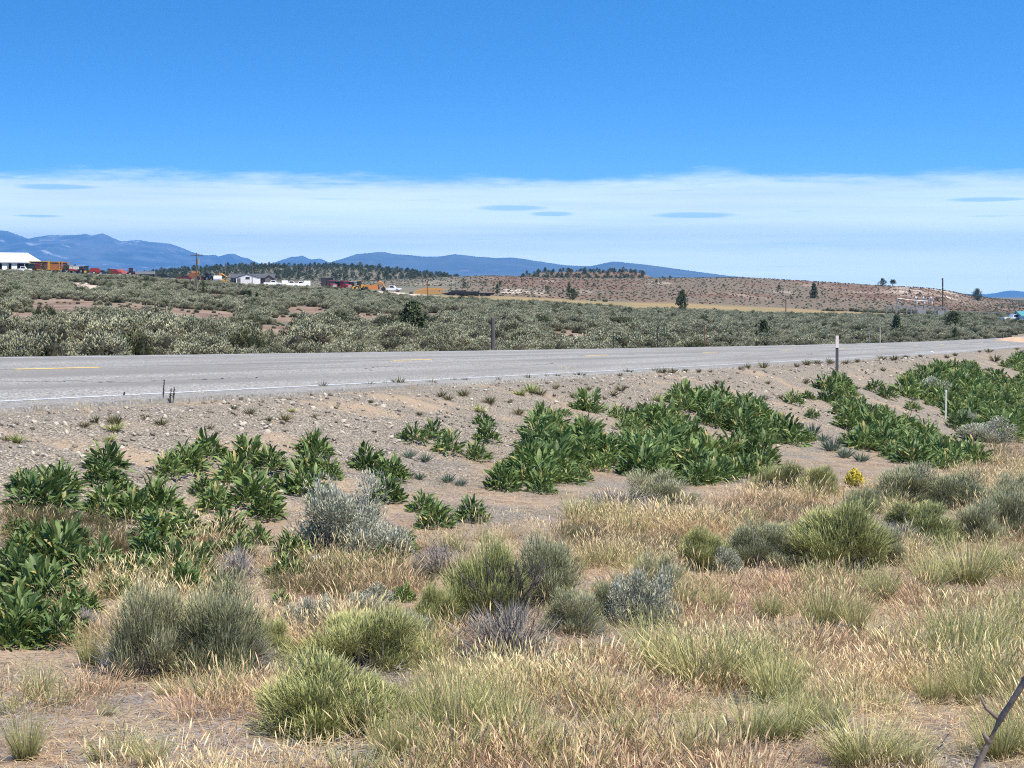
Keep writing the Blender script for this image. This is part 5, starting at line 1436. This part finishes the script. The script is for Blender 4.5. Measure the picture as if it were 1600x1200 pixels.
# pole barn
def barn():
    c = at(64, 505); t = thing('pole_barn', 'open fronted pole barn with white metal roof at the left end of the farm', 'barn', (c[0], c[1], c[2] - .5), R(42))
    L, Wd, e, rg = 34.0, 22.0, 3.9, 7.1
    # local x runs back along the eave to the left (negative), y into the barn
    part(t, 'roof', ROOFW, ('t', [(0, 0, e), (-.01, 0, e)], .01))
    mb = MB()
    for y0, z0, y1, z1 in ((-.4, e, Wd / 2, rg), (Wd / 2, rg, Wd + .4, e)):
        V = [(-L, y0, z0), (.4, y0, z0), (.4, y1, z1), (-L, y1, z1)]; V += [(x, y, z - .12) for x, y, z in V]
        mb.add(V, np.array([(0, 1, 2, 3), (7, 6, 5, 4), (0, 4, 5, 1), (1, 5, 6, 2), (2, 6, 7, 3), (3, 7, 4, 0)]))
    ro = mb.build('roof', ROOFW, t)
    mb = MB()
    for x in np.arange(-L + 1, .3, 1.0):                       # standing seams
        mb.add([(x - .03, -.4, e + .01), (x + .03, -.4, e + .01), (x + .03, Wd / 2, rg + .01), (x - .03, Wd / 2, rg + .01), (x - .03, -.4, e + .06), (x + .03, -.4, e + .06), (x + .03, Wd / 2, rg + .06), (x - .03, Wd / 2, rg + .06)],
               np.array([(4, 5, 6, 7), (0, 1, 5, 4), (3, 2, 6, 7), (0, 4, 7, 3), (1, 5, 6, 2)]))
    mb.build('roof_seam', ROOFW, ro)
    part(t, 'back_wall', GRY, ('b', -L / 2, Wd, e / 2, L, .15, e))
    part(t, 'end_wall', GRY, ('b', -L, Wd / 2, e / 2, .15, Wd, e))
    mb = MB(); mb.add([(.3, 0, 0), (.3, Wd, 0), (.3, Wd, e), (.3, Wd / 2, rg - .15), (.3, 0, e), (.45, 0, 0), (.45, Wd, 0), (.45, Wd, e), (.45, Wd / 2, rg - .15), (.45, 0, e)], [np.array([(0, 1, 2, 3, 4)]), np.array([(9, 8, 7, 6, 5)]), np.array([(0, 5, 6, 1), (1, 6, 7, 2), (2, 7, 8, 3), (3, 8, 9, 4), (4, 9, 5, 0)])])
    mb.build('end_wall', WSID, t)
    for x in np.arange(-L + .3, .3, 5.6): part(t, 'post', GRY, ('b', x, 0, e / 2, .25, .25, e))
    part(t, 'header_beam', WSID, ('b', -L / 2, -.2, e - .2, L, .12, .35))
    for x in (-9.0, -12.2): part(t, 'door_panel', WSID, ('b', x, .3, e / 2 + .6, 1.9, .1, e - 1.3))
for o in [barn()]: pass
for o in [q for q in col.objects if q.name.startswith('roof') and q.type == 'MESH' and len(q.data.vertices) < 13 and q.parent and q.parent.name == 'pole_barn' and q.dimensions.x < .1]:
    bpy.data.objects.remove(o)
def bale_wagon(px, Z, rz, label, a, b):
    t = place('bale_wagon', label, 'bale wagon', px, Z, rz)
    part(t, 'frame', b, ('b', 0, 0, .9, 6.0, 2.2, .25))
    part(t, 'load_rack', b, ('b', -2.9, -1.1, 2.2, .25, .2, 3.0), ('b', -2.9, 1.1, 2.2, .25, .2, 3.0), ('b', 2.9, -1.1, 2.2, .25, .2, 3.0), ('b', 2.9, 1.1, 2.2, .25, .2, 3.0), ('b', 0, -1.1, 3.4, 5.8, .18, .2), ('b', 0, 1.1, 3.4, 5.8, .18, .2))
    for z in (1.35, 1.95, 2.55, 3.1): part(t, 'panel', a, ('b', -.2, -.95, z, 5.0, .08, .45))
    part(t, 'load_table', a, ('b', -.3, 0, 2.2, .3, 2.0, 2.4, .2))
    wheels(t, [(x, y) for x in (-1.6, 1.7) for y in (-1.0, 1.0)], .5, .4, YEL)
bale_wagon(62, 488, 8, 'red bale wagon with yellow frame beside the barn', DRED, YEL)
bale_wagon(81, 492, -6, 'orange and yellow bale wagon between the red ones', ORG, YEL)
bale_wagon(93, 494, 14, 'red and orange bale wagon at the end of the row', RED, ORG)
pickup(35, 478, 10, 'white pickup parked in front of the open barn', W)
tractor(47, 486, 160, 'green tractor beside the barn corner', GRN, GRN)
tractor(106, 489, 30, 'red tractor in front of the white topped trailer', RED, BLK)
t = place('stock_trailer', 'white topped livestock trailer among the red machines', 'trailer', 116, 500, 4)
part(t, 'box', CRM, ('b', 0, 0, 1.5, 5.2, 2.2, 1.7)); part(t, 'roof', W, ('b', 0, 0, 2.42, 5.4, 2.3, .16)); wheels(t, [(x, y) for x in (-.9, .2) for y in (-1.0, 1.0)], .4, .3)
tractor(126, 488, 170, 'red tractor beside the green one', RED, W)
tractor(137, 486, 20, 'green tractor with dark cab in the machine row', GRN, BLK)
def baler(px, Z, rz, label, m):
    t = place('hay_baler', label, 'baler', px, Z, rz)
    part(t, 'body', m, ('p', [(-1.8, .7), (1.2, .6), (1.9, 1.2), (1.0, 2.1), (-1.2, 2.2), (-1.9, 1.5)], -1.0, 1.0))
    part(t, 'pickup_reel', GRY, ('t', [(1.7, -1.0, .45), (1.7, 1.0, .45)], .32, 10)); part(t, 'drawbar', BLK, ('b', 2.6, .2, .6, 1.8, .15, .15))
    wheels(t, [(-.3, -1.15), (-.3, 1.15)], .55, .35, W)
baler(149, 486, 10, 'red hay baler left of the dark car', RED)
car(160, 487, 5, 'dark blue car between two red balers', pm('navy_paint', (.03, .04, .07), rough=.3))
baler(179, 470, -12, 'red hay baler behind the dark round bush', RED)
baler(189, 472, 20, 'pinkish faded red baler at the end of the row', pm('faded_red', (.48, .14, .12), rough=.7))
tractor(206, 500, 25, 'dark red old tractor beside the long grey trailer', DRED, DRED, .7)
flat_trailer(227, 490, 2, 'long grey flatbed trailer with side boards', 5.9, GRY, 1.1, None, .8)
car(257, 492, 4, 'black car parked right of the long grey trailer', BLK)
car(287, 490, 185, 'small dark red car left of the old harvester', DRED)
def harvester(px, Z, rz, label):
    t = place('combine_harvester', label, 'harvester', px, Z, rz)
    part(t, 'body', RUST, ('p', [(-2.2, .8), (1.6, .8), (1.6, 2.2), (-1.4, 2.6), (-2.2, 1.9)], -1.2, 1.2))
    part(t, 'platform_rail', YEL, ('b', .2, 1.1, 3.0, 2.8, .1, .1), ('b', .2, -1.1, 3.0, 2.8, .1, .1), ('b', 1.5, 1.1, 2.6, .1, .1, .9), ('b', -1.1, 1.1, 2.7, .1, .1, .8), ('b', 1.5, -1.1, 2.6, .1, .1, .9), ('b', -1.1, -1.1, 2.7, .1, .1, .8))
    part(t, 'tank', ORG, ('b', .1, 0, 2.5, 2.0, 1.6, .7)); part(t, 'header', DRED, ('b', 2.4, 0, .6, .9, 3.4, .6))
    wheels(t, [(1.0, -1.35), (1.0, 1.35)], .75, .5); wheels(t, [(-1.6, -1.0), (-1.6, 1.0)], .45, .35)
harvester(304, 495, 12, 'old rusty orange harvester behind the power pole')
tractor(324, 494, 150, 'black tractor with big wheels left of the white tank', BLK, BLK, .95)
t = place('water_tank', 'white rounded water tank on skids left of the boom lift', 'tank', 340, 492, 0)
part(t, 'tank', W, ('t', [(-1.3, 0, 1.25), (-1.15, 0, 1.25), (1.15, 0, 1.25), (1.3, 0, 1.25)], [.5, .95, .95, .5], 14)); part(t, 'skid', GRY, ('b', 0, .5, .2, 2.6, .2, .3), ('b', 0, -.5, .2, 2.6, .2, .3))
t = place('boom_lift', 'yellow boom lift with folded arm beside the house', 'boom lift', 351, 486, 15)
part(t, 'chassis', YEL, ('b', 0, 0, .8, 2.2, 1.5, .5)); part(t, 'arm', YEL, ('t', [(-.6, 0, 1.1), (.7, 0, 2.0), (-1.0, 0, 3.0)], .28, 6)); part(t, 'basket', ORG, ('b', -1.4, 0, 2.8, .9, .9, .9)); wheels(t, [(x, y) for x in (-.8, .8) for y in (-.75, .75)], .4, .3)
# house and garage
def gable(t, name, wallm, roofm, L, D, e, rg, over=.4, x0=0, y0=0, axis='x'):
    if axis == 'x':
        prof = [(-D / 2, 0), (D / 2, 0), (D / 2, e), (0, rg), (-D / 2, e)]
        V = [(x0 - L / 2, y0 + a, z) for a, z in prof] + [(x0 + L / 2, y0 + a, z) for a, z in prof]
        rv = lambda x, a, z: (x0 + x, y0 + a, z)
    else:
        prof = [(-L / 2, 0), (L / 2, 0), (L / 2, e), (0, rg), (-L / 2, e)]
        V = [(x0 + a, y0 - D / 2, z) for a, z in prof] + [(x0 + a, y0 + D / 2, z) for a, z in prof]
    n = 5; mb = MB(); mb.add(V, [np.array([list(range(5))]), np.array([[9, 8, 7, 6, 5]]), np.array([(i, n + i, n + (i + 1) % n, (i + 1) % n) for i in range(5)])])
    w = mb.build(name, wallm, t)
    hw = (D if axis == 'x' else L) / 2; ln = (L if axis == 'x' else D) / 2 + over
    k = (rg - e) / hw; mb = MB()
    for sg in (-1, 1):
        pr = [(0, rg + .05), (sg * (hw + over), e - k * over + .05), (sg * (hw + over), e - k * over + .23), (0, rg + .23)]
        if axis == 'x': V = [(x0 + s * ln, y0 + a, z) for s in (-1, 1) for a, z in pr]
        else: V = [(x0 + a, y0 + s * ln, z) for s in (-1, 1) for a, z in pr]
        mb.add(V, np.array([(0, 1, 2, 3), (7, 6, 5, 4), (0, 4, 5, 1), (1, 5, 6, 2), (2, 6, 7, 3), (3, 7, 4, 0)]))
    r = mb.build('roof', roofm, t)
    return w, r
t = place('farm_house', 'low dark grey farm house behind the white garage', 'house', 396, 512, 3)
w, r = gable(t, 'wall', SID, SHG, 16.5, 8.0, 2.5, 3.9)
part(t, 'gable_front', SID, ('p', [(5.0, 0), (8.0, 0), (8.0, 2.3), (6.5, 3.3), (5.0, 2.3)], -5.2, -3.95)); part(t, 'porch_roof', SHG, ('p', [(4.6, 2.15), (6.5, 3.45), (8.4, 2.15), (8.4, 2.35), (6.5, 3.65), (4.6, 2.35)], -5.5, -1.0))
for x in (-6.5, -4.6): f_ = part(t, 'window', WSID, ('b', x, -4.03, 1.6, 1.2, .08, 1.2)); part(f_, 'pane', GLS, ('b', x, -4.09, 1.6, 1.0, .05, 1.0))
part(t, 'door', BLK, ('b', 3.2, -4.05, 1.05, 1.6, .1, 2.1)); part(r, 'chimney', GRY, ('b', -2.0, .8, 4.1, .6, .6, 1.0))
t.scale = (.86, .86, .86)
t = place('garage', 'small white gabled garage with dark window in front of the house', 'garage', 388, 496, 3)
w, r = gable(t, 'wall', WSID, SHG, 7.0, 6.5, 2.1, 3.2, .15, axis='y')
f_ = part(t, 'window', CRM, ('b', .2, -3.29, 2.1, 1.5, .06, .8)); part(f_, 'pane', GLS, ('b', .2, -3.335, 2.1, 1.25, .04, .6))
part(t, 'door', SID, ('b', -2.6, -3.3, 1.0, 1.0, .08, 2.0))
for px, lab in ((366, 'dark low stock fence panel left of the garage'),):
    t = place('stock_fence', lab, 'fence', px, 493, 2); part(t, 'board', BLK, ('b', 0, 0, .55, 2.8, .08, 1.0)); part(t, 'post', DWD, ('b', -1.35, .1, .6, .12, .12, 1.2)); part(t, 'post', DWD, ('b', 1.35, .1, .6, .12, .12, 1.2))
pickup(426, 490, 8, 'white pickup parked beside the farm house', W)
car(440, 492, 175, 'dark car between the two white vehicles', BLK)
pickup(454, 488, 10, 'white service truck with box right of the dark car', W, True)
pickup(471, 486, 190, 'white utility truck with boxed bed nearest the drive', W, True)
# earth movers by the drive
dump_truck(515, 468, 300, 'black and red dump truck parked facing the road', DRED, BLK, 3.6)
dump_truck(534, 466, 315, 'black dump truck with red cab beside the loader', RED, BLK, 2.6)
tractor(548, 466, 120, 'small grey tractor between the truck and the loader', GRY, GRY, .6)
t = place('wheel_loader', 'yellow wheel loader beside the scraper', 'loader', 562, 463, 200)
part(t, 'body', YEL, ('p', [(-2.2, .8), (-.2, .8), (-.2, 1.9), (-2.2, 1.7)], -.8, .8)); part(t, 'cab', GLS, ('b', .1, 0, 2.2, 1.1, 1.2, 1.4)); part(t, 'cab_roof', YEL, ('b', .1, 0, 2.95, 1.3, 1.4, .12))
part(t, 'arm', YEL, ('t', [(.4, .5, 1.6), (1.8, .5, 1.2), (2.3, .5, .6)], .14), ('t', [(.4, -.5, 1.6), (1.8, -.5, 1.2), (2.3, -.5, .6)], .14)); part(t, 'bucket', YEL, ('p', [(2.2, .2), (3.3, .2), (2.6, .5), (2.5, 1.2), (2.2, 1.0)], -1.25, 1.25))
wheels(t, [(x, y) for x in (-1.3, 1.1) for y in (-.95, .95)], .75, .5, YEL)
t = place('earth_scraper', 'orange yellow earth scraper with raised gooseneck', 'scraper', 586, 460, 3)
part(t, 'bowl', ORG, ('p', [(-3.2, .6), (1.0, .5), (1.4, 1.0), (.2, 1.9), (-3.2, 1.7)], -1.2, 1.2)); part(t, 'gooseneck', ORG, ('t', [(.4, 0, 1.6), (1.3, 0, 2.9), (2.1, 0, 2.6), (2.8, 0, 1.2)], .3)); part(t, 'apron', DRED, ('p', [(1.0, .5), (1.5, .9), (1.2, 1.5), (.9, 1.2)], -1.25, 1.25))
wheels(t, [(-2.6, -1.3), (-2.6, 1.3)], .7, .5); wheels(t, [(2.5, -1.0), (2.5, 1.0)], .65, .5)
pickup(612, 462, 350, 'white pickup with dark bed right of the scraper', W)
# stacked timbers and steel
t = place('timber_stack', 'stack of long orange timbers behind the short pole', 'timber', 670, 448, -2)
for k, (x, z, L) in enumerate(((0, .25, 8.0), (.5, .6, 8.6), (-.3, .95, 6.8), (.8, 1.3, 7.4), (1.2, 1.65, 5.6))):
    for y in (-.8, -.1, .6): part(t, 'timber', TIM, ('b', x + .15 * y, y, z, L, .45, .28))
part(t, 'bearer', DWD, ('b', -2.4, 0, .06, .2, 2.0, .12), ('b', 2.4, 0, .06, .2, 2.0, .12))
flat_trailer(733, 446, 2, 'long dark lowbed trailer right of the orange timbers', 15.0, BLK, .8, BLK)
# poles
def pole(px, Z, hpx, label, arm=True, rad=.15, mat=DWD, trans=False, armdir=0):
    p = at(px, Z); h = hpx * Z / F
    t = thing('utility_pole', label, 'utility pole', p, R(armdir))
    part(t, 'pole', mat, ('t', [(0, 0, -.3), (0, 0, h * .5), (0, 0, h)], [rad * 1.15, rad, rad * .8], 8))
    if arm:
        a = part(t, 'crossarm', DWD, ('b', 0, .14, h - .5, 2.4, .12, .14))
        for x in (-1.05, 0, 1.05): part(a, 'insulator', STL, ('t', [(x, .14, h - .42), (x, .14, h - .2)], .06))
    if trans: part(t, 'transformer', GRY, ('t', [(.35, 0, h - 2.2), (.35, 0, h - 1.2)], .26, 10))
    return t
pole(307, 300, 62, 'tall brown power pole with crossarm and transformer in the sagebrush', True, .13, trans=True)
pole(352, 480, 32, 'thin pole behind the yellow boom lift', False, .12)
pole(394, 490, 36, 'thin pole beside the white garage', False, .11)
pole(668, 330, 30, 'short reddish pole in front of the timber stack', False, .13, pm('red_brown_wood', (.28, .12, .06), rough=.9))
pole(1228, 400, 31, 'thin dark pole at the edge of the straw meadow', True, .13, armdir=20)
pole(1473, 420, 60, 'tall dark power pole beside the switchyard', True, .22, armdir=70)
# switchyard
t = place('switchyard', 'small steel electrical switchyard with insulators and low beams', 'switchyard', 1432, 400, 3)
def bar(t, nm, x0, x1, z, y=0): part(t, nm, STL, ('b', (x0 + x1) / 2, y, z, x1 - x0, .25, .28))
def leg(t, x, h, y=0): part(t, 'post', STL, ('b', x, y, h / 2, .22, .22, h))
k = 400 / F
bar(t, 'beam', -9 * k * 5.3, -2.4, 2.75); bar(t, 'beam', -2.0, 8.0, 2.6)
for x in (-7.9, -5.4, -2.6, -1.4, 2.0, 4.8, 7.7): leg(t, x, 2.6)
for x in (0.0, 2.0, 4.0):
    a = part(t, 'switch_column', STL, ('b', x, .6, 2.4, .16, .16, 4.8))
    part(a, 'insulator', W, ('t', [(x, .6, 4.8), (x, .6, 5.1), (x, .6, 5.4)], [.16, .24, .12], 8))
    part(a, 'insulator', W, ('t', [(x + .3, .6, 3.6), (x + .3, .6, 4.1)], [.2, .2], 8))
bar(t, 'bus_bar', -.6, 4.6, 4.5, .6); part(t, 'transformer', GRY, ('b', 1.0, -.5, 1.0, 2.2, 1.4, 1.9)); part(t, 'transformer', GRY, ('b', 6.2, -.3, .9, 1.6, 1.2, 1.7))
part(t, 'gantry_arm', STL, ('t', [(-5.2, 0, 5.0), (-2.0, 0, 4.55), (3.0, 0, 4.2)], .09)); leg(t, -5.2, 5.0)
# overhead wire from the switchyard
def wire():
    a = np.array([at(1400, 400)[0], 400, EYE - (480 - HZ) / F * 400]); b = np.array([(1900 - 800) / F * 520, 520, EYE - (489 - HZ) / F * 520])
    pts = [a + (b - a) * q - np.array([0, 0, 1.4 * 4 * q * (1 - q)]) for q in np.linspace(0, 1, 24)]
    mb = MB(); mb.tube(pts, .05, 5); o = mb.build('power_line', STL); tag(o, 'pale overhead wire leading away from the switchyard', 'wire')
    e = thing('utility_pole', 'far wooden pole carrying the pale overhead wire', 'utility pole', (b[0], b[1], gz(b[0], b[1])))
    part(e, 'pole', DWD, ('t', [(0, 0, -.3), (0, 0, b[2] - gz(b[0], b[1]) + .3)], .16, 8))
wire()
# house at the right edge
t = place('ranch_house', 'low ranch house with teal roof beyond the switchyard', 'house', 1611, 345, 4)
gable(t, 'wall', WSID, TEAL, 6.2, 5, 1.5, 2.4, .3); part(t, 'window', GLS, ('b', -1.9, -2.53, .95, .8, .06, .6))
pickup(1584, 345, 12, 'white vehicle parked beside the teal roofed house', W)
# marker post
p = gp(1308, 588)
t = thing('marker_post', 'steel roadside marker post with pale reflective top', 'marker post', p)
h = 62 * p[1] / F
mb = MB()
for V in ([(-.045, .0), (-.045, .03), (-.02, .03), (-.02, .004), (.02, .004), (.02, .03), (.045, .03), (.045, 0)],):
    n = len(V); VV = [(x, y, -.2) for x, y in V] + [(x, y, h) for x, y in V]
    mb.add(VV, [np.array([(i, (i + 1) % n, n + (i + 1) % n, n + i) for i in range(n)]), np.array([list(range(n, 2 * n))]), np.array([list(range(n))[::-1]])])
mb.build('post', pm('dull_steel', (.09, .095, .10), rough=.6, metal=.3), t)
part(t, 'reflector', pm('faded_white_reflector', (.80, .68, .60), rough=.5), ('b', 0, -.012, h - .19, .10, .012, .37), ('b', 0, -.012, h - .01, .09, .011, .06))
# fence posts beyond the road, a stake on the bank
def fpost(px, Z, y0, y1, r, mat, label, cat='fence post', name='fence_post'):
    p = at(px, Z); top = EYE - (y0 - HZ) / F * Z
    t = thing(name, label, cat, p)
    part(t, 'post', mat, ('t', [(0, 0, -.1), (r * .2, 0, (top - p[2]) * .5), (0, 0, top - p[2])], [r, r * .95, r * .9], 7))
    part(t, 'top', mat, ('t', [(0, 0, top - p[2]), (0, 0, top - p[2] + r * .5)], [r * .9, r * .5], 7))
fpost(770, 62, 497, 0, .085, pm('old_grey_wood', (.10, .095, .09), rough=.95), 'stout weathered wooden fence post across the road')
fpost(958, 66, 518, 0, .025, BLK, 'thin dark steel fence post among the sagebrush')
fpost(1027, 70, 512, 0, .022, BLK, 'thin black fence post left of the red one')
fpost(1101, 76, 507, 0, .022, RUST, 'thin rusty red fence post across the road')
fpost(1375, 112, 512, 0, .028, CRM, 'thin white fence post across the road beyond the marker post')
fpost(1358, 112, 518, 0, .025, STL, 'thin grey fence post beside the white one')
fpost(1567, 165, 522, 0, .10, DWD, 'dark wooden post beside the tan mound')
def stake():
    p = gp(1478, 655); t = thing('survey_stake', 'pale wooden stake leaning in front of the far thicket', 'stake', p)
    h = 42 * p[1] / F; part(t, 'stake', CRM, ('b', 0, 0, h / 2 - .05, .05, .03, h + .1, .02)); part(t, 'tip', W, ('b', h * .01, 0, h + .03, .05, .031, .06, .02))
stake()
# tan earth mound beside the road
mb = MB(); n = 28
P0 = at(1588, 158); V = []
for i in range(9):
    for j in range(n):
        a = j * 2 * math.pi / n; q = i / 8
        V.append((2.9 * q * math.cos(a), 2.4 * q * math.sin(a), 0.62 * (1 - q * q) ** 1.3 * (1 + .25 * q * math.sin(3 * a)) * (1 + .5 * q * (float(vnoise(np.array([i * .5]), np.array([j * .5]), 3)[0]) - .5)) - .12))
Q = [(i * n + j, i * n + (j + 1) % n, (i + 1) * n + (j + 1) % n, (i + 1) * n + j) for i in range(8) for j in range(n)]
mb.add(V, np.array(Q)); o = mb.build('earth_mound', pm('tan_earth', (.50, .33, .20), rough=.95, vary=.3, scale=1.2), None, smooth=True); o.location = P0
tag(o, 'bare tan earth mound beside the far road edge', 'mound')

# ------------------------------------------------------------------ the air
def haze():
    m, nn, ll = new_mat('thin_air')
    out = N(nn, 'ShaderNodeOutputMaterial'); v = N(nn, 'ShaderNodeVolumePrincipled')
    v.inputs['Color'].default_value = (0.22, 0.56, 1.0, 1)
    v.inputs['Density'].default_value = 6.6e-5
    v.inputs['Anisotropy'].default_value = 0.25
    ll.new(v.outputs[0], out.inputs['Volume'])
    mb = MB(); mb.box((0, 0, 95), (61000, 61000, 1390))
    o = mb.build('haze', m); tag(o, 'thin blue air over the whole plain', 'haze', kind='stuff')
haze()
